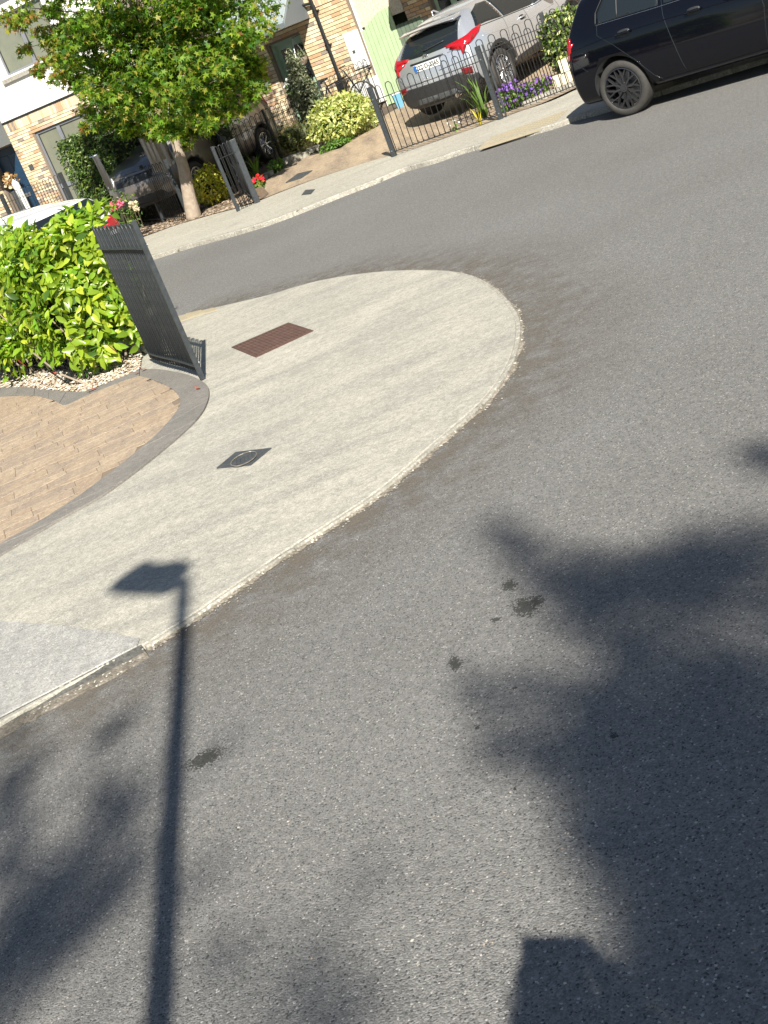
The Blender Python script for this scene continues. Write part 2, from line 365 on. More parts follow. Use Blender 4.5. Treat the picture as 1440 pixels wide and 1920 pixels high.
L_TREE = [leafmat('maple_leaf_green', (.12, .23, .018), .5, .5), leafmat('maple_leaf_light', (.24, .33, .035), .55, .5), leafmat('maple_leaf_dark', (.035, .09, .012), .4, .5), leafmat('maple_leaf_autumn', (.30, .16, .05), .4, .5, (1.4, 1.1, .5)), leafmat('maple_leaf_gold', (.27, .25, .04), .45, .5)]
L_IVY = [leafmat('ivy_leaf', (.07, .12, .022), .2, .4), leafmat('ivy_leaf_light', (.15, .21, .04), .25, .4), leafmat('ivy_leaf_dark', (.03, .06, .013), .2, .4)]
L_YEL = [leafmat('gold_leaf', (.60, .56, .06), .35, .4), leafmat('gold_leaf_green', (.32, .36, .04), .3, .4), leafmat('gold_leaf_pale', (.55, .52, .16), .3, .4)]
L_VAR = [leafmat('variegated_pale_leaf', (.52, .54, .22), .3, .5), leafmat('variegated_green_leaf', (.20, .27, .06), .3, .5), leafmat('variegated_yellow_leaf', (.42, .45, .12), .3, .5)]
L_OLV = [leafmat('olive_leaf', (.14, .16, .09), .2, .5), leafmat('olive_leaf_pale', (.24, .25, .16), .2, .5), leafmat('olive_leaf_dark', (.06, .08, .04), .2, .5)]
L_HEB = [leafmat('heather_leaf', (.12, .15, .03), .3, .5), leafmat('heather_leaf_brown', (.20, .14, .05), .3, .5), leafmat('heather_leaf_light', (.19, .22, .05), .3, .5)]
L_DRK = [leafmat('dark_shrub_leaf', (.03, .055, .015), .2, .4), leafmat('dark_shrub_leaf_mid', (.06, .10, .025), .2, .4)]
L_GRS = [leafmat('bright_ground_leaf', (.12, .24, .03), .3, .5), leafmat('ground_leaf_mid', (.08, .16, .025), .3, .5)]
F_PINK = leafmat('pink_petal', (.75, .18, .25), .4, .6, (1.2, .8, .8)); F_CRM = leafmat('cream_petal', (.75, .66, .48), .4, .6, (1, 1, .8))
F_RED = leafmat('red_petal', (.75, .035, .02), .3, .6, (1.2, .5, .4)); F_PUR = leafmat('purple_petal', (.30, .14, .55), .4, .6, (1, .7, 1.2)); F_DRY = leafmat('dry_straw_petal', (.60, .38, .16), .3, .7, (1, .9, .6)); F_WHT = leafmat('white_petal', (.75, .77, .74), .3, .6, (1, 1, 1))
CORE = mat('shade_dark_core', (.022, .028, .012), .95)  # dark fill for solid cores, inner shade put into the colour

# ================================================================== SETTING
RP = MB(); nx = 60
road = MB().add([(-250, -250, 0), (250, -250, 0), (250, 400, 0), (-250, 400, 0)], [(0, 1, 2, 3)]).out('road', ASPH); tag(road, kind='structure')
# ---- near pavement, the rounded corner
def gp(lst, z=0.0): return [Vector((G(x, y, z).x, G(x, y, z).y)) for x, y in lst]
edge_px = [(268, 1206), (350, 1155), (430, 1100), (530, 1032), (640, 962), (700, 922), (765, 869), (830, 812), (888, 762), (922, 725), (948, 685), (962, 648), (966, 607), (955, 577), (925, 543), (890, 521), (850, 510), (800, 506), (740, 507), (680, 512), (620, 521), (570, 532), (510, 550), (450, 565), (390, 579), (330, 597)]
PZ = .034
FZ = .06
edge = gp(edge_px, PZ)
edge_s = smooth_closed(edge, 4, closed=False)
d = (edge[-1]-edge[-3]).normalized()
far_end = edge[-1]+d*14
e0 = edge[0]; dl = (gp([(0, 1352)], PZ)[0]-e0); left_end = e0+dl*6
pav_poly = edge_s + [far_end, Vector((-22, 24)), Vector((-22, -2)), left_end]
# outline runs left_end -> e0 -> round tip -> far_end
pave = MB().prism([(p.x, p.y) for p in pav_poly], -.05, PZ-.004)
# cut the grey older slab out by laying it on top
pv = pave.out('pavement', CONC); tag(pv, kind='structure'); bevel(pv, .006, 2)
gs = gp([(0, 1164), (90, 1171), (180, 1182), (262, 1197)], PZ)
gl = gp([(268, 1206), (0, 1345)], PZ)
dirl = (gl[1]-gl[0]).normalized(); dirb = (gs[0]-gs[-1]).normalized()
gpoly = [gl[0]+dirl*.03, gl[0]+dirl*5.5, gs[0]+dirb*5.0] + gs
gpoly = [(p.x, p.y) for p in gpoly]
o = MB().prism(gpoly, PZ-.02, PZ+.004).out('footpath', CONC2); tag(o, kind='structure'); bevel(o, .004)
# kerb: stones along the rounded edge, pale lip and silted joint
def ribbon(pts, wd, lo, hi, off=0.0, jag=0):
    n = len(pts); L = []; R = []
    for i in range(n):
        a = pts[max(i-1, 0)]; b = pts[min(i+1, n-1)]; t = (b-a).normalized(); nn = Vector((t.y, -t.x))
        j = random.uniform(-jag, jag)
        L.append(pts[i]+nn*(off)); R.append(pts[i]+nn*(off+wd+j))
    v = []; f = []
    for i in range(n): v += [(L[i].x, L[i].y, lo), (R[i].x, R[i].y, lo), (L[i].x, L[i].y, hi), (R[i].x, R[i].y, hi if not jag else hi*.3)]
    for i in range(n-1):
        a = 4*i; b = a+4
        f += [(a+2, a+3, b+3, b+2), (a+1, b+1, b+3, a+3), (a, a+2, b+2, b)]
    f += [(0, 1, 3, 2), (4*n-4, 4*n-2, 4*n-1, 4*n-3)]
    return v, f
kerb_root = empty('kerb', (0, 0, 0), None, None); tag(kerb_root, kind='structure')
fine = smooth_closed(edge, 14, closed=False)
acc = 0; seg = [fine[0]]
segs = []
for a, b in zip(fine[:-1], fine[1:]):
    seg.append(b); acc += (b-a).length
    if acc > .9: segs.append(seg); seg = [b]; acc = 0
if len(seg) > 1: segs.append(seg)
for s_ in segs:
    s2 = list(s_); t = (s2[-1]-s2[-2]).normalized(); s2[-1] = s2[-1]-t*.006
    v, f = ribbon(s2, .034, -.03, PZ-.010, off=-.004)
    bevel(mk('kerb_stone', v, f, KERB, kerb_root), .008, 2)
    del v, f
v, f = ribbon([gl[0]+(gl[1]-gl[0])*k/30*3 for k in range(31)], .045, -.03, PZ-.012, off=.0)
lk = [gl[0]+(gl[1]-gl[0]).normalized()*(.01+k*.05) for k in range(110)]
nrm = Vector((-(gl[1]-gl[0]).normalized().y, (gl[1]-gl[0]).normalized().x))
if nrm.y > 0: nrm = -nrm
def strip(pts, nrm, a, b, z0, z1, zb=-.03, jag=0):
    v = []; f = []
    for p in pts:
        j = random.uniform(-jag, jag); A = p+nrm*a; B = p+nrm*(b+j); v += [(A.x, A.y, zb), (A.x, A.y, z0), (B.x, B.y, z1), (B.x, B.y, zb)]
    for i in range(len(pts)-1):
        k = 4*i; f += [(k, k+1, k+5, k+4), (k+1, k+2, k+6, k+5), (k+2, k+3, k+7, k+6)]
    return v, f
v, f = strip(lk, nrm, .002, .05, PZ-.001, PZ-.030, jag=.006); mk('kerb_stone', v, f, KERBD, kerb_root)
v, f = strip(lk, nrm, .052, .13, .012, .006, jag=.02); mk('kerb_channel', v, f, GUT, kerb_root)
# silt and crumbled lip along the road joint
def silt(pts, wlo, whi, name):
    v = []; f = []; n = len(pts)
    for i in range(n):
        a = pts[max(i-1, 0)]; b = pts[min(i+1, n-1)]; t = (b-a).normalized(); nn = Vector((t.y, -t.x))
        wd = random.uniform(wlo, whi)*(.55+.45*math.sin(i*.13)*math.sin(i*.031+1))
        A = pts[i]+nn*.022; B = pts[i]+nn*(.034+max(wd, .002)); v += [(A.x, A.y, .016), (B.x, B.y, .0035)]
    for i in range(n-1): f.append((2*i, 2*i+1, 2*i+3, 2*i+2))
    return mk(name, v, f, GUT, kerb_root)
silt(smooth_closed(edge[:17], 40, closed=False), .004, .05, 'silt_line')
dm = bpy.data.materials.new('kerbside_dirt'); dm.use_nodes = True; n = dm.node_tree.nodes; l = dm.node_tree.links
n['Principled BSDF'].inputs['Base Color'].default_value = (.15, .125, .095, 1); n['Principled BSDF'].inputs['Roughness'].default_value = .95
at_ = n.new('ShaderNodeAttribute'); at_.attribute_name = 'fade'; no_ = n.new('ShaderNodeTexNoise'); no_.inputs['Scale'].default_value = 5; no_.inputs['Detail'].default_value = 8; no_.inputs['Roughness'].default_value = .75
tc_n = n.new('ShaderNodeTexCoord'); l.new(tc_n.outputs['Object'], no_.inputs['Vector'])
mr_ = n.new('ShaderNodeMapRange'); mr_.inputs[1].default_value = .38; mr_.inputs[2].default_value = .75; l.new(no_.outputs['Fac'], mr_.inputs[0])
mu_ = n.new('ShaderNodeMath'); mu_.operation = 'MULTIPLY'; l.new(mr_.outputs[0], mu_.inputs[0]); l.new(at_.outputs['Fac'], mu_.inputs[1])
ms_ = n.new('ShaderNodeMixShader'); tb_ = n.new('ShaderNodeBsdfTransparent'); l.new(mu_.outputs[0], ms_.inputs[0]); l.new(tb_.outputs[0], ms_.inputs[1]); l.new(n['Principled BSDF'].outputs[0], ms_.inputs[2]); l.new(ms_.outputs[0], n['Material Output'].inputs[0])
path = [gl[0]+(gl[1]-gl[0]).normalized()*(2.5-k*.1) for k in range(25)]+list(edge_s)
v = []; f = []; fd = []; offs = [0, .12, .3, .6, .95]; fv = [1, .95, .65, .25, 0]
for i, p in enumerate(path):
    a = path[max(i-1, 0)]; b = path[min(i+1, len(path)-1)]; t = (b-a).normalized(); nn = Vector((t.y, -t.x))
    for o_, q_ in zip(offs, fv): P__ = p+nn*o_; v.append((P__.x, P__.y, .0022)); fd.append(q_)
for i in range(len(path)-1):
    for j in range(4): f.append((5*i+j, 5*i+j+1, 5*i+j+6, 5*i+j+5))
dirt = mk('kerbside_dirt', v, f, dm, kerb_root); at2 = dirt.data.attributes.new('fade', 'FLOAT', 'POINT'); at2.data.foreach_set('value', fd)
# stones crumbs
P = []
for i in range(420):
    k = random.randrange(len(fine)-1); p = fine[k]; t = (fine[k+1]-fine[k]).normalized(); nn = Vector((t.y, -t.x))
    q = p+nn*(.05+abs(random.gauss(0, .03))); P.append((q.x, q.y, .006))
def crumbs(P, name, mats, s0, s1, parent=None, thick=.6, sz_rot=True):
    v = []; f = []; mi = []
    base = [(-1, -1, 0), (1, -.8, 0), (.9, 1, 0), (-.8, .9, 0), (-.5, -.5, 1), (.6, -.4, .9), (.4, .6, 1), (-.5, .5, .8)]
    for p in P:
        s = random.uniform(s0, s1); a = random.random()*6.28; c, sn = math.cos(a), math.sin(a); e = random.uniform(.5, 1); n = len(v); hh = random.uniform(.5, 1)*thick
        tl = random.uniform(-.3, .3)
        for x, y, z in base: v.append((p[0]+s*(c*x-sn*y*e), p[1]+s*(sn*x+c*y*e), p[2]+s*(z*hh+tl*x)))
        f += [(n+4, n+5, n+6, n+7), (n, n+1, n+5, n+4), (n+1, n+2, n+6, n+5), (n+2, n+3, n+7, n+6), (n+3, n, n+4, n+7)]; mi += [random.randrange(len(mats))]*5
    o = mk(name, v, f, None, parent, mats=mats, midx=mi); o['kind'] = 'stuff'; return o
crumbs(P, 'road_grit', [GUT, GUT, KERB], .002, .006)
P = [(*(G(random.uniform(100, 1440), random.uniform(560, 1900)).xy), .002) for _ in range(160)]
crumbs(P, 'road_chippings', [GRAVM, BARK, KERB], .002, .005)

# ---- near driveway: edging band, stamped stones
outer_px = [(0, 1042), (60, 1006), (130, 965), (200, 925), (280, 865), (340, 815), (375, 780), (390, 752), (392, 732), (384, 719), (357, 705), (322, 697), (292, 693), (262, 694)]
inner_px = [(0, 1022), (80, 975), (150, 930), (210, 885), (260, 845), (300, 810), (330, 775), (338, 757), (334, 741), (318, 727), (290, 714), (262, 706)]
Z1 = PZ+.004
outer = gp(outer_px, Z1); inner = gp(inner_px, Z1)
outer_s = smooth_closed(outer, 5, closed=False); inner_s = smooth_closed(inner, 5, closed=False)
dext = (outer[0]-outer[1]).normalized()
bt_out = gp([(262, 694), (230, 707), (195, 722), (165, 734), (140, 735), (100, 733), (50, 727), (0, 728)], Z1)
bt_in = gp([(262, 706), (225, 718), (190, 732), (155, 746), (123, 761), (100, 751), (60, 743), (0, 745)], Z1)
de2 = (bt_out[-1]-bt_out[-2]).normalized()
left_a = outer[0]+dext*8; left_b = inner[0]+dext*8
ring_out = smooth_closed(bt_out, 4, closed=False); ring_in = smooth_closed(bt_in, 4, closed=False)
# brown base
brown = [left_b]+inner_s+ring_in+[ring_in[-1]+de2*8]
o = MB().prism([(p.x, p.y) for p in brown], 0, PZ+.006).out('driveway', JOINT); tag(o, kind='structure'); drive = o
# band pieces (jointed)
band_root = empty('driveway_edging', (0, 0, 0), None, None); tag(band_root, kind='structure')
def band_pieces(A, B, n, gapk=.006, zt=PZ+.012):
    def samp(L, t):
        ds = [0]
        for a, b in zip(L[:-1], L[1:]): ds.append(ds[-1]+(b-a).length)
        s = t*ds[-1]
        for i in range(len(L)-1):
            if s <= ds[i+1] or i == len(L)-2:
                k = (s-ds[i])/max(ds[i+1]-ds[i], 1e-6); return L[i].lerp(L[i+1], k)
    for i in range(n):
        t0, t1 = i/n, (i+1)/n; m = 6
        pa = [samp(A, t0+(t1-t0)*(k/m)) for k in range(m+1)]; pb = [samp(B, t0+(t1-t0)*(k/m)) for k in range(m+1)]
        ta = (pa[-1]-pa[0]).normalized()*gapk; pa[0] = pa[0]+ta*.5; pb[0] = pb[0]+ta*.5; pa[-1] = pa[-1]-ta*.5; pb[-1] = pb[-1]-ta*.5
        poly = [(p.x, p.y) for p in pa]+[(p.x, p.y) for p in reversed(pb)]
        bevel(MB().prism(poly, 0, zt+random.uniform(-.001, .001)).out('edging_slab', BAND, band_root), .002)
band_pieces([left_a]+outer_s[:len(outer_s)], [left_b]+inner_s, 26)
band_pieces(ring_out+[ring_out[-1]+de2*8], ring_in+[ring_in[-1]+de2*8], 22)
# stones
def inside(p, poly):
    x, y = p; c = False; n = len(poly)
    for i in range(n):
        x1, y1 = poly[i]; x2, y2 = poly[(i+1) % n]
        if (y1 > y) != (y2 > y) and x < (x2-x1)*(y-y1)/(y2-y1)+x1: c = not c
    return c
bpoly = [(p.x, p.y) for p in brown]
ga = rad(10); gx = Vector((math.cos(ga), math.sin(ga))); gy = Vector((-math.sin(ga), math.cos(ga)))
cnt = 0; r = -40
org0 = inner[6]
rowsy = []; yy = -6
while yy < 8: rowsy.append(yy); yy += random.uniform(.10, .19)
def wob(x, k): return .03*math.sin(x*5.1+k*2.3)+.02*math.sin(x*11.7+k*5.1)
PST = []
for k in range(len(rowsy)-1):
    x = -7+random.random()*.3
    while x < 7:
        L = random.uniform(.2, .55); g_ = .0020; sk = random.uniform(-.04, .04)
        quad = []
        m = 4
        for i in range(m+1): xx = x+g_+(L-2*g_)*i/m; quad.append(org0+gx*xx+gy*(rowsy[k]+g_+wob(xx, k)))
        for i in range(m, -1, -1): xx = x+g_+sk*(1 if i == m else (1 if i == 0 else 1))*0+(L-2*g_)*i/m; quad.append(org0+gx*xx+gy*(rowsy[k+1]-g_+wob(xx, k+1)))
        ins = [inside((p.x, p.y), bpoly) for p in quad]
        c = sum(quad, Vector((0, 0)))/len(quad)
        if not all(ins) and sum(ins) >= 3:
            for q_ in range(len(quad)):
                if ins[q_]: continue
                bd_ = None
                for a_, b_ in zip(brown, brown[1:]+brown[:1]):
                    ab = b_-a_; t_ = max(0, min(1, (quad[q_]-a_).dot(ab)/max(ab.length_squared, 1e-9))); z_ = a_+ab*t_; dd = (quad[q_]-z_).length
                    if bd_ is None or dd < bd_[0]: bd_ = (dd, z_)
                quad[q_] = bd_[1]
            ins = [True]*len(quad)
        if all(ins) and -6.5 < c.x < .3:
            PST.append(((c-Vector((-1.6, 9.6))).length, [(p.x, p.y) for p in quad]))
        x += L
PST.sort(key=lambda t: t[0]); rest_ = MB()
for i, (_, q_) in enumerate(PST):
    h_ = PZ+.0085+random.uniform(0, .0015)
    if i < 298: bevel(MB().prism(q_, PZ, h_).out('paving_stone', random.choice(STONEM), drive), .002)
    else: rest_.prism(q_, PZ, h_)
if rest_.v: rest_.out('paving', STONEM[0], drive)['kind'] = 'stuff'
# ---- gravel bed under the hedge
bed = [p for p in ring_out]+[ring_out[-1]+de2*6, Vector((-6, 22)), Vector((-1.9, 14.3)), gp([(268, 655)], .05)[0]]
o = MB().prism([(p.x, p.y) for p in bed], 0, PZ+.004).out('gravel_bed', SOIL); tag(o, kind='structure')
bedp = [(p.x, p.y) for p in bed]; P = []
while len(P) < 6500:
    x, y = random.uniform(-4.6, -1.2), random.uniform(10.9, 16)
    if inside((x, y), bedp): P.append((x, y, PZ+.006+random.uniform(0, .012)))
o = crumbs(P, 'gravel', [GRAVM, mat('gravel_tan', (.42, .34, .23), .85), mat('gravel_light', (.62, .57, .5), .85), mat('gravel_rust', (.27, .19, .13), .85)], .007, .017); o['label'] = 'pale gravel under the laurel hedge'
# fallen laurel leaves, brown/orange
dead = [leafmat('fallen_leaf_orange', (.42, .13, .05), .2, .6, (1.3, .9, .5)), leafmat('fallen_leaf_brown', (.20, .09, .045), .2, .6, (1.3, .9, .5))]
def fallen(x, y, s, nm_label, a=None, z=0.0):
    p = G(x, y, PZ+.02+z); lv, lf = leaf_shape('laurel'); v = []
    a = random.random()*6.28 if a is None else a
    for q in lv: v.append((p.x+s*(math.cos(a)*q[0]-math.sin(a)*q[1]), p.y+s*(math.sin(a)*q[0]+math.cos(a)*q[1]), p.z+s*(.22*q[0]*q[0]+abs(q[2])*.7+.03)))
    o = mk('fallen_leaf', v, lf, random.choice(dead), smooth=True); return tag(o, nm_label, 'leaf', 'fallen leaves by the hedge')
for x, y, s, t in ((183, 727, .12, 'rust coloured dead leaf under the right foot of the laurel hedge'), (150, 786, .04, 'small reddish dead leaf lying on the brown driveway stones'), (275, 690, .10, 'orange dead leaf against the foot of the curved railing'), (262, 697, .08, 'brown dead leaf on gravel between hedge and curved railing'), (18, 712, .11, 'dull orange dead leaf on the gravel at the left frame edge'), (110, 700, .09, 'brown dead leaf half under the middle of the laurel hedge'), (375, 728, .06, 'thin orange dead leaf at the foot of the near railing post')):
    fallen(x, y, s, t)

# ---- covers
def cover(name, quad_px, z, m, label, rows, cols, ribs=True, frame=True):
    q = [G(x, y, z) for x, y in quad_px]; c = sum(q, Vector((0, 0, 0)))/4; c.z = 0
    r = empty(name, c, label, 'manhole cover')
    pl = lambda s, t: (q[0].lerp(q[1], s)).lerp(q[3].lerp(q[2], s), t)
    MB().prism([(p.x, p.y) for p in q], z-.02, z+.003).out('frame', m, r)
    for i in range(cols):
        for j in range(rows):
            a, b = (i+.06)/cols, (i+.94)/cols; cc, dd = (j+.06)/rows, (j+.94)/rows
            a, b, cc, dd = [.05+.9*t for t in (a, b, cc, dd)]
            pts = [pl(a, cc), pl(b, cc), pl(b, dd), pl(a, dd)]
            bevel(MB().prism([(p.x, p.y) for p in pts], z, z+.008).out('raised_tread', m, r), .002)
    return r
cover('manhole_cover', [(434, 651), (541, 605), (588, 620), (480, 670)], PZ, COVB, 'rectangular rust brown ribbed cover set in the pale rounded pavement', 6, 14)
c2 = cover('water_cover', [(406, 878), (442, 848), (509, 840), (470, 872)], PZ, COVG, 'small dark grey diamond shaped cover in the pavement nearest the lamp shadow', 1, 1)
cc = G(457, 860, PZ+.012); pts = [cc+Vector((.085*math.cos(t*.2618), .12*math.sin(t*.2618), 0)) for t in range(25)]
MB().tube(pts, .003, 5).out('ring_rib', GUT, c2)
nm = MB()
for i in range(-2, 3): nm.box(cc+Vector((.025*i, 0, 0)), .003, .05, .002)
nm.out('tread_rib', COVG, c2)
cover('manhole_cover', [(565, 366), (573, 356), (591, 355), (583, 364)], FZ+.002, COVG, 'little dark cover in the far pavement before the brown driveway', 1, 1)
# tactile strips (each raised bar a part)
def tactile(quad_px, z, n, m, label):
    q = [T(x, y) + Vector((0, 0, z)) for x, y in quad_px]; c = sum(q, Vector())/4
    r = empty('tactile_paving', (c.x, c.y, 0), label, 'tactile paving'); pl = lambda s, t: (q[0].lerp(q[1], s)).lerp(q[3].lerp(q[2], s), t)
    MB().prism([(p.x, p.y) for p in q], z-.02, z+.004).out('slab', TACT, r)
    for i in range(n[0]):
        for j in range(n[1]):
            a = pl((i+.3)/n[0], (j+.3)/n[1]); b = pl((i+.7)/n[0], (j+.3)/n[1]); c_ = pl((i+.7)/n[0], (j+.7)/n[1]); d_ = pl((i+.3)/n[0], (j+.7)/n[1])
            MB().prism([(p.x, p.y) for p in (a, b, c_, d_)], z, z+.012).out('raised_dome', TACT, r)
tactile([(330, 611), (330, 600), (402, 583), (412, 586)], PZ, (16, 1), TACT, 'buff tactile strip at the near pavement edge right of the near railing')

# ---- far pavement, kerb, gardens
kf = gp([(240, 500), (290, 486), (360, 464), (430, 445), (500, 424), (570, 398), (640, 370), (700, 347), (760, 322), (810, 308), (860, 291), (905, 278), (955, 266), (1000, 253), (1050, 238), (1085, 225), (1120, 216)], .0)
bk = gp([(255, 452), (330, 428), (400, 408), (447, 396), (492, 378), (560, 352), (640, 325), (735, 297), (800, 276), (870, 252), (940, 226), (1020, 200), (1100, 162), (1140, 150)], FZ)
ext = lambda L: [L[0]+Vector((-.85, .52))*25]+L+[L[-1]+Vector((.78, -.62))*25]
kfs = ext(smooth_closed(kf, 4, False)); bks = ext(smooth_closed(bk, 4, False))
def resamp(L, n):
    ds = [0]
    for a, b in zip(L[:-1], L[1:]): ds.append(ds[-1]+(b-a).length)
    return [Vector((float(np.interp(ds[-1]*i/(n-1), ds, [p.x for p in L])), float(np.interp(ds[-1]*i/(n-1), ds, [p.y for p in L])))) for i in range(n)]
midk, midb = kfs[1:-1], bks[1:-1]
ka, ba = [kfs[0]]+resamp(midk, 90)+[kfs[-1]], [bks[0]]+resamp(midb, 90)+[bks[-1]]
v = []; f = []
for a, b in zip(ka, ba): v += [(a.x, a.y, -.05), (a.x, a.y, FZ), (b.x+.4*NB.x, b.y+.4*NB.y, FZ), (b.x+.4*NB.x, b.y+.4*NB.y, -.05)]
for i in range(len(ka)-1):
    for j in range(4): f.append((4*i+j, 4*i+4+j, 4*i+4+(j+1) % 4, 4*i+(j+1) % 4))
fp = mk('far_pavement', v, f, CONCF); tag(fp, kind='structure')
bm = bmesh.new(); bm.from_mesh(fp.data); bmesh.ops.recalc_face_normals(bm, faces=bm.faces[:]); bm.to_mesh(fp.data); bm.free()
fk = empty('far_kerb', (0, 0, 0), None, None); tag(fk, kind='structure')
seg = [kfs[0]]; acc = 0
for a, b in zip(kfs[:-1], kfs[1:]):
    nsub = max(1, int((b-a).length/.3))
    for i in range(nsub):
        seg.append(a.lerp(b, (i+1)/nsub)); acc += (b-a).length/nsub
        if acc > .9:
            s2 = list(seg); t = (s2[-1]-s2[-2]).normalized(); s2[-1] = s2[-1]-t*.012
            v, f = ribbon(s2, .13, -.04, FZ+.006+random.uniform(-.002, .002), off=-.005-.09)
            bevel(mk('kerb_stone', v, f, KERB, fk), .012, 2); seg = [seg[-1]]; acc = 0
# garden ground sheet rising to the houses
A = [Vector((p.x, p.y)) for p in bks]
v = []; f = []
rows = [0, .3, .8, 1.5, 2.5, 4, 5.5, 7, 10, 16, 60]
for p in A:
    for r_ in rows:
        q = p+NB*r_; v.append((q.x, q.y, max(terr(q.x, q.y), 0)+FZ*max(0, 1-r_/1.0)-.004 if r_ < 1 else terr(q.x, q.y)-.004))
nr = len(rows)
for i in range(len(A)-1):
    for j in range(nr-1): a = i*nr+j; f.append((a, a+nr, a+nr+1, a+1))
gsheet = mk('garden_ground', v, f, SOIL); tag(gsheet, kind='structure')
def tz(x, y):
    s = (x-LP.x)*NB.x+(y-LP.y)*NB.y
    return max(terr(x, y), 0)+FZ*max(0, 1-max(s, 0)/1.0)*0 + .0
def sheet(name, px, lift, m, sub=.35, kind='structure', wpts=None):
    poly = wpts or [T(x, y).xy for x, y in px]; poly = [Vector((p[0], p[1])) for p in poly]
    bm = bmesh.new(); vs = [bm.verts.new((p.x, p.y, 0)) for p in poly]; bm.faces.new(vs); bmesh.ops.triangulate(bm, faces=bm.faces[:])
    for _ in range(5):
        es = [e for e in bm.edges if e.calc_length() > sub]
        if not es: break
        bmesh.ops.subdivide_edges(bm, edges=es, cuts=1, use_grid_fill=False); bmesh.ops.triangulate(bm, faces=bm.faces[:])
    for vv in bm.verts:
        s = distback(vv.co.x, vv.co.y)
        vv.co.z = max(terr(vv.co.x, vv.co.y), 0)+(FZ*max(0, 1-max(s, 0)) if s > -2 else FZ)+lift
    bmesh.ops.recalc_face_normals(bm, faces=bm.faces[:])
    if sum(f_.normal.z for f_ in bm.faces) < 0: bmesh.ops.reverse_faces(bm, faces=bm.faces[:])
    me = bpy.data.meshes.new(name); bm.to_mesh(me); bm.free(); me.materials.append(m); o = bpy.data.objects.new(name, me); COL.objects.link(o); tag(o, kind=kind); return o
def distback(x, y):   # distance behind the back edge of the far pavement
    best = 1e9
    for a, b in zip(A[:-1], A[1:]):
        ab = b-a; t = max(0, min(1, (Vector((x, y))-a).dot(ab)/ab.length_squared)); q = a+ab*t
        dd = Vector((x, y))-q
        if dd.length < abs(best): best = dd.length*(1 if dd.dot(NB) >= 0 else -1)
    return best
sheet('mulch_bed', [(257, 456), (330, 429), (400, 409), (447, 397), (492, 379), (505, 365), (480, 340), (440, 345), (380, 360), (300, 385), (240, 410), (215, 440)], .03, MULCH)
# paved front drive of the middle house
W0 = [T(492, 378), T(560, 352), T(640, 325), T(735, 298), T(800, 277), T(880, 250), T(935, 228), T(1020, 200), T(1100, 163)]
wp = [Vector((p.x, p.y)) for p in W0]
wp += [H(6.5, 0, .05).xy, H(1.0, 0, .05).xy, T(745, 205).xy, T(700, 232).xy, T(640, 280).xy, T(560, 300).xy, T(500, 340).xy]
sheet('front_driveway', None, .022, DRIVEF, wpts=wp)
# drain cover on it
q = [T(537, 346), T(560, 329), T(587, 323), T(566, 337)]
r = empty('drain_cover', (q[0].x, q[0].y, q[0].z), 'long dark cover across the brown front driveway behind the far pavement', 'manhole cover')
MB().prism([(p.x, p.y) for p in q], q[0].z-.05, lambda x, y: max(terr(x, y), 0)+.08-.04*min(1, max(0, distback(x, y)))).out('lid', COVG, r)
# bark chips on the mulch
P = []
mp_ = [T(x, y).xy for x, y in [(257, 456), (330, 429), (400, 409), (447, 397), (492, 379), (470, 345), (440, 345), (380, 360), (300, 385), (215, 440)]]
mp2 = [(p.x, p.y) for p in mp_]; xs = [p[0] for p in mp2]; ys = [p[1] for p in mp2]
while len(P) < 3500:
    x, y = random.uniform(min(xs), max(xs)), random.uniform(min(ys), max(ys))
    if inside((x, y), mp2): s = distback(x, y); P.append((x, y, max(terr(x, y), 0)+FZ*max(0, 1-s)+.035))
o = crumbs(P, 'bark_chips', [BARK, MULCH, TWIG, mat('pale_bark_chip', (.40, .31, .22), .9)], .012, .035, thick=.35); o['label'] = 'bark chips round the foot of the street tree'
# yellow tactile strip of the far pavement
q = [G(899, 277, FZ), G(921, 258, FZ), G(1065, 206, FZ), G(1037, 233, FZ)]
c = sum(q, Vector())/4; r = empty('tactile_paving', (c.x, c.y, 0), 'worn buff tactile slabs in the far pavement beside the black hatchback', 'tactile paving')
MB().prism([(p.x, p.y) for p in q], .03, FZ+.004).out('slab', TACT, r)
for i in range(16):
    for j in range(7):
        pl = lambda s, t: (q[0].lerp(q[3], s)).lerp(q[1].lerp(q[2], s), t)
        p = pl((i+.5)/16, (j+.5)/7); MB().prism([(p.x+.022*math.cos(k*1.047), p.y+.022*math.sin(k*1.047)) for k in range(6)], FZ, FZ+.010).out('raised_dome', TACT, r)
def GZ(x, y):
    s = distback(x, y); return max(terr(x, y), 0)+(FZ*max(0, 1-max(s, 0)) if s > -1.5 else FZ)+.01

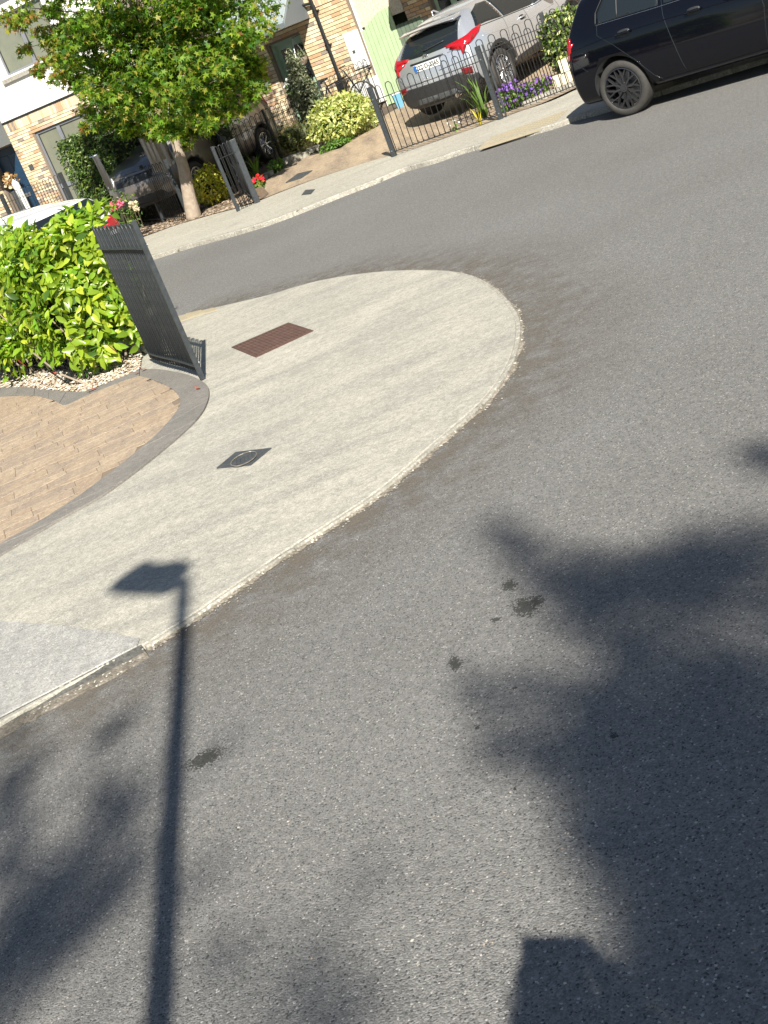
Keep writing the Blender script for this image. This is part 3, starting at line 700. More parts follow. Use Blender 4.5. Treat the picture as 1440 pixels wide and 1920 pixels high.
# ================================================================== HOUSES
AX = (HD, HN, Vector((0, 0, 1)))
def hbox(mb, u0, u1, z0, z1, o0, o1, mi=0):
    return mb.box(H((u0+u1)/2, (z0+z1)/2, (o0+o1)/2), abs(u1-u0)/2, abs(o1-o0)/2, abs(z1-z0)/2, AX, mi)
def brick_mesh(m, L, Hh):
    me = bpy.data.meshes.new('brick'); mb = MB(); mb.box((0, 0, 0), L/2, .012, Hh/2, AX)
    me.from_pydata([tuple(q) for q in mb.v], [], mb.f); me.materials.append(m); return me
BSM = {(L, Hh): [brick_mesh(m, L, Hh) for m in BRK] for L, Hh in ((.215, .063), (.103, .063), (.065, .215))}
def lay_bricks(parent, u0, u1, z0, z1, holes, off, limit, focus, wts=(.36, .24, .09, .06, .06, .19), soldier=None):
    items = []
    row = 0; z = z0
    while z < z1:
        segs = [(u0, u1)]
        for h0, h1, g0, g1 in holes:
            if g0 < z+.06 and z < g1: segs = [q for a, b in segs for q in ((a, min(b, h0)), (max(a, h1), b)) if q[1]-q[0] > .05]
        for sa, sb in segs:
            u = sa; first = row % 2
            while u < sb-.09:
                L = .103 if (first or sb-u < .21) else .215; first = 0
                items.append((u+L/2, z+.0325, L, .063)); u += L+.010
        z += .075; row += 1
    keep = []
    for it in items:
        keep.append(it)
    if soldier:
        u = u0
        while u < u1-.06: keep.append((u+.0375, soldier+.11, .065, .215)); u += .075
    keep.sort(key=lambda t: (t[0]-focus[0])**2+(1.3*(t[1]-focus[1]))**2)
    org = ORG[parent]; rest = MB(); clus = {}
    for i, (u, z, L, Hh) in enumerate(keep):
        key = (int(u*1.3), int(z*2.2)); bias = clus.setdefault(key, random.random())
        ww = list(wts)
        if bias > .8: ww[4] *= 3.5; ww[2] *= 2
        if bias < .3: ww[4] *= .2
        if Hh > .2: ww[4] *= 1.5
        k = random.choices(range(6), ww)[0]; jit = random.uniform(-.002, .003)
        p = H(u, z, off+jit)
        if i < limit:
            link_copy('brick', BSM[(L, Hh)][k], parent, Matrix.Translation(p-org))
        else: rest.box(p, L/2, .012, Hh/2, AX, k)
    if rest.v: o = rest.out('brickwork', None, parent, mats=BRK); o['kind'] = 'stuff'
def window(parent, u0, u1, z0, z1, panes, off=-.07, glass=None, name='window'):
    """panes: list of (u0,u1,z0,z1)"""
    fr = MB(); t = .055
    for a, b, c, d in panes:
        for q in ((a, a+t, c, d), (b-t, b, c, d)): hbox(fr, *q, off-.03, off+.03)
        for q in ((a+t, b-t, c, c+t), (a+t, b-t, d-t, d)): hbox(fr, *q, off-.03, off+.03)
    w_ = fr.out(name, FRAME, parent)
    for a, b, c, d in panes:
        g_ = MB(); hbox(g_, a+t-.004, b-t+.004, c+t-.004, d-t+.004, off-.02, off-.004); g_.out('pane', glass or WGLASS, w_)
        for q in ((a+t+.0, a+t+.018, c+t, d-t), (b-t-.018, b-t, c+t, d-t)): s = MB(); hbox(s, *q, off+.002, off+.014); s.out('glazing_bead', BLACKP, w_)
    s = MB(); hbox(s, u0-.05, u1+.05, z0-.07, z0-.005, -.10, .05); s.out('sill', RENDW if z0 > 3 else FRAME, w_)
    hb = MB(); hbox(hb, u0-.02, u1+.02, z1+.004, z1+.05, -.10, -.01); hb.out('head', BLACKP, w_)
    return w_
# ---------- left house
lh = empty('terraced_house', H(-9, 0), 'house at the far left, buff brick below white render, with a dark blue door', 'house', 'terraced houses across the road')
UL0, UL1 = -15.5, -5.2
mb = MB()
# wall with real openings: made of blocks round door and window
def wall_blocks(mb, u0, u1, z0, z1, holes, o0, o1):
    us = sorted({u0, u1, *[h[0] for h in holes], *[h[1] for h in holes]}); zs = sorted({z0, z1, *[h[2] for h in holes if z0 < h[2] < z1], *[h[3] for h in holes if z0 < h[3] < z1]})
    for a, b in zip(us[:-1], us[1:]):
        run = None
        for c, d in list(zip(zs[:-1], zs[1:]))+[(None, None)]:
            solid = c is not None and not any(h[0] <= (a+b)/2 <= h[1] and h[2] <= (c+d)/2 <= h[3] for h in holes)
            if solid and run is None: run = [c, d]
            elif solid: run[1] = d
            elif run: hbox(mb, a, b, run[0], run[1], o0, o1); run = None
holesL = [(-11.05, -10.12, -.1, 2.38), (-9.28, -7.02, .25, 2.43), (-9.3, -7.3, 3.84, 5.1)]
wall_blocks(mb, UL0, UL1, -.3, 2.93, holesL, -.25, -.006); mb.out('wall', MORT, lh)
mb = MB(); wall_blocks(mb, UL0, UL1, 2.93, 5.6, holesL, -.25, .03); mb.out('render', RENDW, lh)
mb = MB(); hbox(mb, UL0, UL1, 2.895, 2.93, 0, .045); mb.out('bell_cast', BLACKP, lh)
lay_bricks(lh, -12.7, UL1, .27, 2.62, holesL, .002, 297, (-9.3, 1.9), soldier=2.665)
mb = MB(); hbox(mb, UL0, UL1, -.3, 5.6, -6, -.26); mb.out('inner_block', CORE, lh)
window(lh, -9.28, -7.02, .25, 2.43, [(-9.28, -8.5, 1.06, 2.43), (-8.5, -7.02, 1.06, 2.43), (-9.28, -8.5, .25, 1.06), (-8.5, -7.02, .25, 1.06)])
window(lh, -9.3, -7.3, 3.84, 5.1, [(-9.3, -8.3, 3.84, 5.1), (-8.3, -7.3, 3.84, 5.1)], off=-.06)
mb = MB(); hbox(mb, -9.45, -7.15, 3.70, 3.80, .02, .10); mb.out('upper_sill', KERB, lh)
# blue door in a deep porch
dr = MB(); hbox(dr, -11.05, -10.12, .2, 2.38, -.22, -.17); do = dr.out('door', NAVY, lh)
for a, b, c, d in ((-10.98, -10.62, .45, .95), (-10.54, -10.2, .45, .95), (-10.98, -10.62, 1.35, 2.2), (-10.54, -10.2, 1.35, 2.2)):
    m_ = MB(); hbox(m_, a, b, c, d, -.17, -.155); bevel(m_.out('door_panel', NAVY, do), .008)
m_ = MB(); hbox(m_, -10.72, -10.42, 1.1, 1.19, -.17, -.15); m_.out('letter_plate', CHROME, do)
m_ = MB(); hbox(m_, -10.80, -10.76, 1.18, 1.5, -.17, -.13); m_.out('handle', CHROME, do)
pl = MB(); hbox(pl, -9.90, -9.76, 1.66, 1.80, .016, .03); hp_ = pl.out('number_plate', COVG, lh)
def canopy(parent, u0, u1, z, dep, hgt, seams=6):
    r = MB(); b = [H(u0, z+.10, dep), H(u1, z+.10, dep), H(u1, z+hgt, .02), H(u0, z+hgt, .02)]
    bb = [H(u0, z+.06, dep), H(u1, z+.06, dep), H(u1, z+hgt-.05, .02), H(u0, z+hgt-.05, .02)]
    r.add(b+bb, [(0, 1, 2, 3), (7, 6, 5, 4), (0, 4, 5, 1), (1, 5, 6, 2), (3, 2, 6, 7), (0, 3, 7, 4)]); c = r.out('canopy', ZINC, parent)
    for i in range(seams+1):
        t = i/seams; u = u0+(u1-u0)*t; s = MB(); s.tube([H(u, z+.115, dep), H(u, z+hgt+.012, .02)], .012, 6); s.out('seam', ZINC, c)
    for u, e in ((u0, .0), (u1, 0)):
        s = MB(); d = .02*(1 if u == u1 else -1)
        s.add([H(u, z, .02), H(u, z, dep), H(u, z+.06, dep), H(u, z+hgt-.06, .02), H(u+d, z, .02), H(u+d, z, dep), H(u+d, z+.06, dep), H(u+d, z+hgt-.06, .02)], [(0, 1, 2, 3), (7, 6, 5, 4), (0, 4, 5, 1), (1, 5, 6, 2), (2, 6, 7, 3), (0, 3, 7, 4)]); s.out('cheek', ZINCD, c)
    s = MB(); hbox(s, u0, u1, z-.005, z+.095, dep-.02, dep+.02); s.out('fascia', ZINCD, c)
    s = MB(); hbox(s, u0+.02, u1-.02, z-.002, z+.02, .03, dep-.03); s.out('soffit', RENDW, c)
canopy(lh, -12.3, -10.14, 2.42, .95, .75)
for u in (UL0+.2,): mb = MB().tube([H(u, 0, .08), H(u, 5.5, .08)], .035, 8); mb.out('drainpipe', METALB, lh)
# roof
def roof(parent, u0, u1, z):
    r = MB(); r.add([H(u0, z, .35), H(u1, z, .35), H(u1, z+2.6, -3.2), H(u0, z+2.6, -3.2), H(u1, z, -6.3), H(u0, z, -6.3)], [(0, 1, 2, 3), (3, 2, 4, 5), (0, 3, 5), (1, 4, 2), (0, 5, 4, 1)]); r.out('roof', COVG, parent)
roof(lh, UL0, UL1, 5.62)
# dried flower arrangement + umbrella stand in porch
def bouquet(name, c, r, mats, label, cat, n=60, stems=True, pot=None, size=.09, squash=(1, 1, 1), kind='petal', wts=None, leafm=None):
    e = empty(name, c, label, cat)
    P_, N_ = blob_points(Vector(c), r, n, .8, squash); leafcloud(e, P_, N_, size, kind, mats, 0, 1.0, wts, stuff='blossom')
    if leafm: P_, N_ = blob_points(Vector(c)-Vector((0, 0, r*.5)), r*1.1, n*2, .9, squash); leafcloud(e, P_, N_, size, 'oval', leafm, 0, 1.0, stuff='foliage')
    if stems:
        m = MB()
        for _ in range(9): a = random.random()*6.28; m.tube([Vector(c)-Vector((0, 0, r*1.6)), Vector(c)+Vector((math.cos(a)*r*.5, math.sin(a)*r*.5, r*.2))], .006, 4)
        m.out('stems', TWIG, e)
    if pot:
        m = MB(); z = c[2]-r*1.5; m.tube([(c[0], c[1], z-pot[1]), (c[0], c[1], z-pot[1]*.5), (c[0], c[1], z)], [pot[0]*.7, pot[0]*.95, pot[0]], 14); m.out('pot', pot[2], e)
    return e
cpt = H(-10.50, 1.62, .18); bouquet('dried_flowers', tuple(cpt), .17, [F_DRY, F_DRY, F_CRM], 'big straw coloured dried flower spray in the dark porch of the blue door', 'flowers', 110, pot=(.13, .75, COVG), size=.10)
e = empty('parasol', H(-10.2, .3, .3), 'folded white parasol leaning beside the blue door', 'parasol')
MB().tube([H(-10.2, .35, .3), H(-10.28, 1.0, .28), H(-10.33, 1.5, .27), H(-10.36, 1.62, .27)], [.02, .07, .09, .02], 10).out('folded_canopy', F_WHT, e); MB().tube([H(-10.2, .25, .3), H(-10.2, .36, .3)], .015, 6).out('pole', TWIG, e)

# ---------- middle house
mh = empty('terraced_house', H(-1.5, 0), 'buff brick house in the middle with grey zinc porch canopy and pale green door', 'house', 'terraced houses across the road')
UM0, UM1 = -5.18, .41
holesM = [(-1.86, -1.0, -.1, 2.25)]
mb = MB(); wall_blocks(mb, UM0, UM1, -.3, 2.86, holesM, -.25, -.006); mb.out('wall', MORT, mh)
mb = MB(); hbox(mb, UM0, UM1, 2.86, 5.6, -.25, .0); mb.out('upper_wall', MORT, mh)
lay_bricks(mh, UM0, UM1-.005, .42, 2.55, holesM+[(.0, .35, 1.19, 1.90)], .002, 297, (-.6, 1.9), soldier=2.60)
mb = MB(); hbox(mb, UM0, 3.6, -.3, 5.6, -6, -.26); mb.out('inner_block', CORE, mh)
canopy(mh, -2.75, -.64, 2.46, .95, .95)
dr = MB(); hbox(dr, -1.80, -1.06, .25, 2.2, -.22, -.17); do = dr.out('door', SAGED, mh)
m_ = MB()
for a, b in ((-1.86, -1.80), (-1.06, -1.0)): hbox(m_, a, b, .2, 2.25, -.2, -.08)
hbox(m_, -1.80, -1.06, 2.2, 2.25, -.2, -.08); m_.out('door_frame', SAGED, mh)
for a, b in ((-1.72, -1.50), (-1.36, -1.14)): m_ = MB(); hbox(m_, a, b, 1.35, 2.08, -.17, -.162); m_.out('pane', DGLASS, do)
for a, b in ((-1.72, -1.48), (-1.38, -1.14)): m_ = MB(); hbox(m_, a, b, .45, 1.0, -.17, -.155); bevel(m_.out('door_panel', SAGED, do), .008)
m_ = MB(); hbox(m_, -1.56, -1.30, 1.10, 1.17, -.17, -.155); m_.out('letter_plate', COVG, do)
m_ = MB().tube([H(-1.74, 1.18, -.12), H(-1.66, 1.18, -.12)], .012, 6); m_.out('handle', CHROME, do)
wr = empty('wreath', H(-1.43, 1.72, -.12), 'dark green wreath hanging on the pale green front door', 'wreath')
P_ = []; N_ = []
for i in range(240):
    a = random.random()*6.28; b = random.random()*6.28; p = H(-1.43+(.16+.04*math.cos(b))*math.cos(a), 1.72+(.16+.04*math.cos(b))*math.sin(a), -.12+.04*math.sin(b)); P_.append(p); N_.append(HN*math.sin(b)+HD*math.cos(a)*math.cos(b))
leafcloud(wr, P_, N_, .05, 'oval', L_DRK, 0, .8, stuff='wreath_leaves')
bouquet('potted_flowers', tuple(H(-1.52, 1.38, .1)), .20, [F_WHT], 'bunch of white flowers on a stand in front of the pale green door', 'flowers', 90, pot=(.12, .4, BLACKP), size=.09, leafm=L_GRS, squash=(1, 1, .7))
# drainpipe in sections
pp_ = empty('drainpipe', H(-.40, .4, .09), 'black downpipe on the sunlit brick wall right of the porch', 'drainpipe')
zs = [.55, 1.25, 1.95, 2.65, 4.2, 5.5]
for a, b in zip(zs[:-1], zs[1:]):
    MB().tube([H(-.40, a, .09), H(-.40, b-.09, .09)], .036, 10).out('pipe_section', METALB, pp_)
    MB().tube([H(-.40, b-.10, .09), H(-.40, b, .09)], .046, 10).out('collar', METALB, pp_)
    m_ = MB(); hbox(m_, -.46, -.34, b-.13, b-.10, .0, .10); m_.out('bracket', METALB, pp_)
m_ = MB(); hbox(m_, -.47, -.30, .93, 1.10, .05, .22); bevel(m_.out('gully_box', METALB, pp_), .01)
MB().tube([H(-.62, 2.73, .09), H(-.40, 2.70, .09)], .03, 8).out('branch_pipe', METALB, pp_)
# meter box
mt = empty('meter_box', H(.17, 1.2, .0), 'white meter cupboard on the brick wall left of the green side gate', 'meter box')
m_ = MB(); hbox(m_, -.01, .36, 1.18, 1.92, -.004, .05); bevel(m_.out('case', WHITEP, mt), .01)
m_ = MB(); hbox(m_, .02, .33, 1.21, 1.88, .05, .062); bevel(m_.out('cover', WHITEP, mt), .006)
m_ = MB(); hbox(m_, .10, .16, 1.50, 1.56, .062, .070); m_.out('lock', COVG, mt)
m_ = MB(); hbox(m_, -.25, .52, .42, .95, .01, .045); o = m_.out('rendered_plinth', WHITEP, mh)
# render pier above gate, part of middle house
mb = MB(); hbox(mb, .412, 1.5, 1.9, 5.6, -.22, -.02); mb.out('pebble_dash_wall', PEBB, mh)
mb = MB(); hbox(mb, .412, .44, .2, 5.6, -.22, .015); mb.out('corner_bead', RENDW, mh)
roof(mh, UM0, 1.5, 5.62)
# side gate: boards
SAGE_SHADE = mat('shaded_green_paint', (.10, .14, .10), .7, var=(.13, .17, .12), scale=6)  # green darkened to stand for shade on the right-hand boards
ga_ = empty('side_gate', H(1.1, .3, .02), 'pale green board gate with arched top between the two brick houses', 'gate')
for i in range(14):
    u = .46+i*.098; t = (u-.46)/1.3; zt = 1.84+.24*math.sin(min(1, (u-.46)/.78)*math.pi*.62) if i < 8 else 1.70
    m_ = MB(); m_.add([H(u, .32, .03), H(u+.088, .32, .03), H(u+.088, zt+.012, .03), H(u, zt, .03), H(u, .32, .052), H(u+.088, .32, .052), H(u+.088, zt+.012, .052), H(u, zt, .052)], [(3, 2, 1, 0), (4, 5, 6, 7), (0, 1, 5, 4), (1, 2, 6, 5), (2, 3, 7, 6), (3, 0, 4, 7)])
    m_.out('board', SAGE if i < 8 else SAGE_SHADE, ga_)
m_ = MB(); hbox(m_, .44, 1.85, .30, 1.66, .012, .029); m_.out('backing', SAGED, ga_)
m_ = MB().tube([H(1.75, .9, .06), H(1.75, 1.05, .06)], .012, 6); m_.out('handle', METALB, ga_)
# ---------- right house (shade put into a darker brick mix)
rh = empty('terraced_house', H(3.5, 0), 'shaded brick house at the right with an added porch canopy above the silver car roof', 'house', 'terraced houses across the road')
holesR = [(2.12, 2.95, -.1, 2.25)]
mb = MB(); wall_blocks(mb, 1.52, 9.5, -.3, 5.6, holesR, -.25, -.006); mb.out('wall', MORT, rh)
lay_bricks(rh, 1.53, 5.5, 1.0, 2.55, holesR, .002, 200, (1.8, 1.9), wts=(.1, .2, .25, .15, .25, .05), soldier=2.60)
dr = MB(); hbox(dr, 2.12, 2.95, .25, 2.25, -.22, -.17); do = dr.out('door', SAGED, rh)
for a, b in ((2.2, 2.46), (2.6, 2.86)): m_ = MB(); hbox(m_, a, b, 1.3, 2.1, -.17, -.16); m_.out('pane', DGLASS, do)
canopy(rh, 1.75, 3.6, 2.46, .85, .95)  # porch canopy added to cast shade on the wall and gate
roof(rh, 1.5, 9.5, 5.62)
# hanging baskets
def basket(u, z, off, label, fl):
    c = H(u, z, off); e = empty('hanging_basket', c, label, 'hanging basket', 'hanging baskets by the green door')
    m_ = MB(); m_.tube([c+Vector((0, 0, -.17)), c+Vector((0, 0, -.13)), c+Vector((0, 0, -.06)), c], [.04, .11, .155, .17], 14); m_.out('bowl', BARK, e)
    m_ = MB()
    for k in range(3): a = k*2.09; m_.tube([c+Vector((.16*math.cos(a), .16*math.sin(a), 0)), c+Vector((0, 0, .42))], .004, 4)
    m_.out('chains', BOLT, e)
    m_ = MB().tube([H(u, z+.42, off), H(u, z+.44, 0.02)], .008, 5); m_.out('bracket', METALB, e)
    P_, N_ = blob_points(c+Vector((0, 0, .05)), .19, 260, .7, (1, 1, .55)); leafcloud(e, P_, N_, .07, 'oval', fl, 0, .8)
basket(-.98, 1.80, .36, 'wooden toned hanging basket right of the green door with trailing green plants', L_OLV)
basket(-2.50, 1.74, .36, 'hanging basket left of the green door with silvery plants, partly behind the tree', L_OLV)

# ================================================================== BOW TOP FENCES
def hoop_mesh(wd, h, r=.008, n=8, m=METALB, z0=.06):
    pts = [(-wd/2, 0, z0), (-wd/2, 0, h-wd/2)]+[(-wd/2*math.cos(a), 0, h-wd/2+wd/2*math.sin(a)) for a in [math.pi*k/7 for k in range(1, 7)]]+[(wd/2, 0, h-wd/2), (wd/2, 0, z0)]
    mb = MB().tube(pts, r, n); me = bpy.data.meshes.new('bow_top_bar'); me.from_pydata(mb.v, [], mb.f); me.materials.append(m); me.polygons.foreach_set('use_smooth', [True]*len(me.polygons)); return me
def fence(pts, h, label, posts=None, wd=.10, pitch=.2, r=.007, postw=.045, posth=None, m=METALB, pm=METAL, rails=(.10, -.20), zf=None, postm=None, inter=False, group='bow topped railings across the road', name='railing', postt=None, bolts=False):
    zf = zf or (lambda x, y: GZ(x, y)); pts = [Vector((p[0], p[1])) for p in pts]
    L = [0]
    for a, b in zip(pts[:-1], pts[1:]): L.append(L[-1]+(b-a).length)
    def at(s):
        for i in range(len(pts)-1):
            if s <= L[i+1]+1e-6 or i == len(pts)-2:
                k = (s-L[i])/max(L[i+1]-L[i], 1e-6); p = pts[i].lerp(pts[i+1], k); d = (pts[i+1]-pts[i]).normalized(); return p, d
    p0 = pts[0]; root = empty(name, (p0.x, p0.y, zf(p0.x, p0.y)), label, 'railing', group); org = ORG[root]
    me = hoop_mesh(wd, h, r, 6, m)
    s = pitch*.6; n = 0
    while s < L[-1]-pitch*.45:
        p, d = at(s); z = zf(p.x, p.y); a = math.atan2(d.y, d.x)
        link_copy('bow_top_bar', me, root, Matrix.Translation(Vector((p.x, p.y, z))-org) @ Matrix.Rotation(a, 4, 'Z')); s += pitch; n += 1
        if n > 290: break
    for rz in rails:
        zz = rz if rz > 0 else h+rz; mb = MB(); k = max(2, int(L[-1]/.25)); rows = []
        for i in range(k+1):
            p, d = at(L[-1]*i/k); z = zf(p.x, p.y)+zz; nn = Vector((-d.y, d.x)); rows.append([(p.x+nn.x*a, p.y+nn.y*a, z+b) for a, b in ((-.020, -.005), (.020, -.005), (.020, .005), (-.020, .005))])
        v = [q for r_ in rows for q in r_]; f = []
        for i in range(k):
            for j in range(4): f.append((4*i+j, 4*i+(j+1) % 4, 4*i+4+(j+1) % 4, 4*i+4+j))
        f += [(0, 3, 2, 1), (4*k, 4*k+1, 4*k+2, 4*k+3)]
        mk('rail', v, f, m, root)
    for s in (posts if posts is not None else [0, L[-1]]):
        p, d = at(s); z = zf(p.x, p.y); ax = (Vector((d.x, d.y, 0)), Vector((-d.y, d.x, 0)), Vector((0, 0, 1))); hh = posth or h+.02
        c = Vector((p.x, p.y, z+hh/2)); po = MB().box(c, (postt or postw)/2, postw/2, hh/2, ax).out('post', pm, root); bevel(po, .004, 2)
        if bolts or inter:
            for zz in (rails[0]+.02, h+rails[1]+.02):
                q = Vector((p.x, p.y, z+zz)); v = q-ax[1]*(postw/2+.004); MB().tube([q-ax[1]*(postw/2), q-ax[1]*(postw/2+.008)], .012, 8).out('bolt_head', BOLT, po)
    return root
g2 = lambda x, y, z=.1: G(x, y, z).xy
C_, D_ = G(740, 293, FZ).xy, G(940, 223, FZ).xy; R_ = G(1102, 161, FZ).xy; R2 = R_+(R_-D_).normalized()*3
HF = 1.07
# front railing before the silver car (C -> D -> right)
fence([C_, D_], HF, 'low front railing before the silver car, standing between the driveway mouth and the middle post', zf=lambda x, y: FZ, postw=.07, pitch=.185, wd=.095, rails=(.07, -.19), inter=True)
fence([D_+(R_-D_).normalized()*.08, R2], HF, 'low front railing right of the middle post running behind the black hatchback', zf=lambda x, y: FZ, posts=[0.0, 3.9], postw=.03, pitch=.185, wd=.095, rails=(.07, -.19))
# second railing behind it
E_ = T(1057, 160).xy; dE = (R_-D_).normalized(); 
fence([E_-dE*1.75, E_, E_+dE*3], 1.12, 'second railing set a step behind the front one, with bolted post beside the variegated bush', posts=[1.75, 4.6], postw=.07, pitch=.2, inter=True)
# garden railing in front of the middle house
Fp = T(727, 197); P2 = T(530, 303); P2 = Vector((P2.x, P2.y)); Fq = Vector((Fp.x, Fp.y))
dP = (Fq-P2).normalized()
fence([P2-dP*1.2, P2, Fq], 1.02, 'garden railing in front of the pale green door, behind the clipped bushes', posts=[1.2, 1.2+(Fq-P2).length*.5], postw=.04, pitch=.135, wd=.10)
fence([Fq, Fq+dP*3.6], 1.02, 'garden railing running behind the silver car, left end at the tall post', posts=[0, 1.8, 3.6], postw=.06, pitch=.135, wd=.10)
# railing by the gate posts: front panel then side panel going back
B_ = G(447, 396, FZ).xy; B2 = G(472, 385, FZ).xy; B3 = T(487, 366).xy; B4 = T(470, 330).xy
dB = (B2-B_).normalized()
fence([B_, B_+dB*.36], 1.07, 'narrow railing panel between two flat posts at the end of the mulch bed', zf=lambda x, y: FZ, posts=[0], postw=.05, pitch=.075, wd=.05, postt=.05)
Q0 = B_+dB*.36; Q1 = P2-dP*1.2
fence([Q0, Q1], 1.05, 'side railing seen end on beside the brown driveway mouth', posts=[0, .25, 2.3], postw=.09, pitch=.11, wd=.08, postt=.05, m=METAL)
# railing along front of the left garden, behind the tree
Lf = T(310, 420).xy; dl_ = (B_-Lf).normalized()
fence([Lf-dl_*4.5, Lf, Lf+dl_*1.3], 1.10, 'dark railing left of the street tree in front of the silver blue car', posts=[2.6, 4.5, 5.8], postw=.06)
# low railing by the blue door house wall
LL = [H(-9.75, 0, 1.4).xy, H(-7.6, 0, 1.4).xy]
fence(LL, 1.12, 'short railing under the ground floor window of the far left house', posts=[0, 2.1], postw=.08)
# ---- near curved railing
def bez(pts, n):
    return [p for p in smooth_closed([Vector(p) for p in pts], n, False)]
near = bez([(-.955, 10.88), (-1.04, 11.16), (-1.14, 11.48), (-1.27, 11.85), (-1.40, 12.25), (-1.49, 12.6)], 5)
nr_ = fence([(p.x, p.y) for p in near], 1.33, 'charcoal curved bow topped railing at the right end of the laurel hedge', zf=lambda x, y: PZ, wd=.075, pitch=.15, r=.009, postw=.042, posts=[0.0], posth=1.36, m=METAL, pm=METAL, rails=(.12, -.20), postt=.03, bolts=True, group=None, name='curved_railing')
for o in nr_.children:
    if o.name.startswith('post'):
        pass
fence([(-1.75, 14.0), (-2.3, 13.9), (-3.2, 15.35), (-5, 18)], 1.0, 'dark railing buried in the laurel hedge, feet showing at lower left', zf=lambda x, y: PZ, posts=[0, 2.2], group=None, name='hedge_railing')
# bar feet visible under the hedge
fence([(-2.42, 13.75), (-3.6, 16.0)], .9, 'dark bars showing below the left part of the laurel hedge', zf=lambda x, y: PZ, posts=[.3], wd=.12, pitch=.16, group=None, name='hedge_railing')

# ================================================================== VEGETATION
# laurel hedge
hd = empty('laurel_hedge', (-2.6, 14.2, PZ), 'big glossy yellow green laurel hedge at the left edge behind the gravel', 'hedge')
hb = [Vector((-1.50, 12.95)), Vector((-2.10, 12.95)), Vector((-2.62, 13.9)), Vector((-3.15, 14.8)), Vector((-4.4, 16.9))]   # front base line, right to left
P_ = []; N_ = []
seglen = [(b-a).length for a, b in zip(hb[:-1], hb[1:])]
for i in range(8600):
    k = random.choices(range(len(seglen)), seglen)[0]; t = random.random(); a, b = hb[k], hb[k+1]; p = a.lerp(b, t); d = (b-a).normalized(); nn = Vector((-d.y, d.x)); 
    if nn.y > 0: nn = -nn
    z = random.random()**.85*1.30+.12
    swell = .10*math.sin(p.x*6+z*3)+.07*math.sin(z*9+p.x*13)+.05*math.sin(p.x*23)
    dpt = abs(random.gauss(0, .10)); top = max(0, z-1.2)
    bulge = -.22*(abs(z-.62)/.7)**2+.12
    q = p+nn*(swell+bulge-dpt-top*.5)
    zz = PZ+z+.05*math.sin(p.x*7)
    if z < .28 and p.x < -2.3 and random.random() < .8: continue
    P_.append((q.x, q.y, zz)); N_.append((nn.x, nn.y, .45+top*4))
for i in range(1700):   # top surface
    k = random.choices(range(len(seglen)), seglen)[0]; t = random.random(); p = hb[k].lerp(hb[k+1], t); s = random.random()*1.0
    P_.append((p.x+.25*s, p.y+.75*s, PZ+1.40+.06*math.sin(p.x*6)+.05*math.sin(s*7+p.x*11)-random.random()*.08-.15*(1-s)**4)); N_.append((-.1, -.5, 1.0))
for i in range(700):   # right end
    z = random.random()*1.28+.12; s = random.random()*.9
    P_.append((-1.50+.08*s+.09*math.sin(z*7+s*5)-random.random()*.10-.15*(abs(z-.6)/.7)**2, 12.95+s, PZ+z)); N_.append((1, -.3, .4))
leafcloud(hd, P_, N_, .108, 'laurel', L_LAUR, 300, .55, (.42, .24, .26, .08), sv=.35)
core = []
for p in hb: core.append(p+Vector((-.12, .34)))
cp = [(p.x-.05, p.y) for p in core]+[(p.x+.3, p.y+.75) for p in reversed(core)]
MB().prism(cp, PZ+.3, PZ+1.08).out('light_block_core', CORE, hd)  # solid core added behind the leaves to block light
m_ = MB()
for i in range(34):
    k = random.random()*3.9; j = int(k); p = hb[j].lerp(hb[j+1], k-j); a = random.uniform(-.35, .35)
    m_.tube([(p.x, p.y+.25, PZ), (p.x+a*.4, p.y+.2, PZ+.35), (p.x+a, p.y+.15, PZ+.8)], [.012, .010, .006], 5)
m_.tube([G(60, 660, .35), G(110, 700, .2), G(165, 722, .03)], [.009, .010, .011], 6)
m_.out('branches', BARK, hd)['kind'] = 'stuff'
for x, y in ((8, 655), (32, 668), (200, 640), (150, 468)):
    p = G(x, y, .40 if y > 500 else .9); lv, lf = leaf_shape('laurel'); s = .12
    mk('dead_leaf', [(p.x+s*q[0]*.5, p.y-.1+s*q[1], p.z-s*q[0]) for q in lv], lf, dead[0], hd, True)

# street tree
TB = G(362, 405, .1); tr = empty('street_tree', (TB.x, TB.y, TB.z), 'young maple like street tree with green and rust tinged crown growing from bark mulch', 'tree')
def tp(px, py, yy=TB.y): return AT(px, py, yy)
tk = [Vector((TB.x, TB.y, .02)), tp(355, 370), tp(345, 320), tp(335, 285), tp(320, 240), tp(300, 190), tp(285, 130), tp(262, 60), tp(235, -30), tp(215, -110)]
tkr = [.150, .118, .105, .088, .066, .058, .05, .042, .03, .015]
MB().tube([p for p in smooth_closed(tk, 3, False)], [float(r_) for r_ in np.interp(np.linspace(0, 9, 28), range(10), tkr)], 14).out('trunk', BARK, tr, smooth=True)
lp = []; lm = MB()
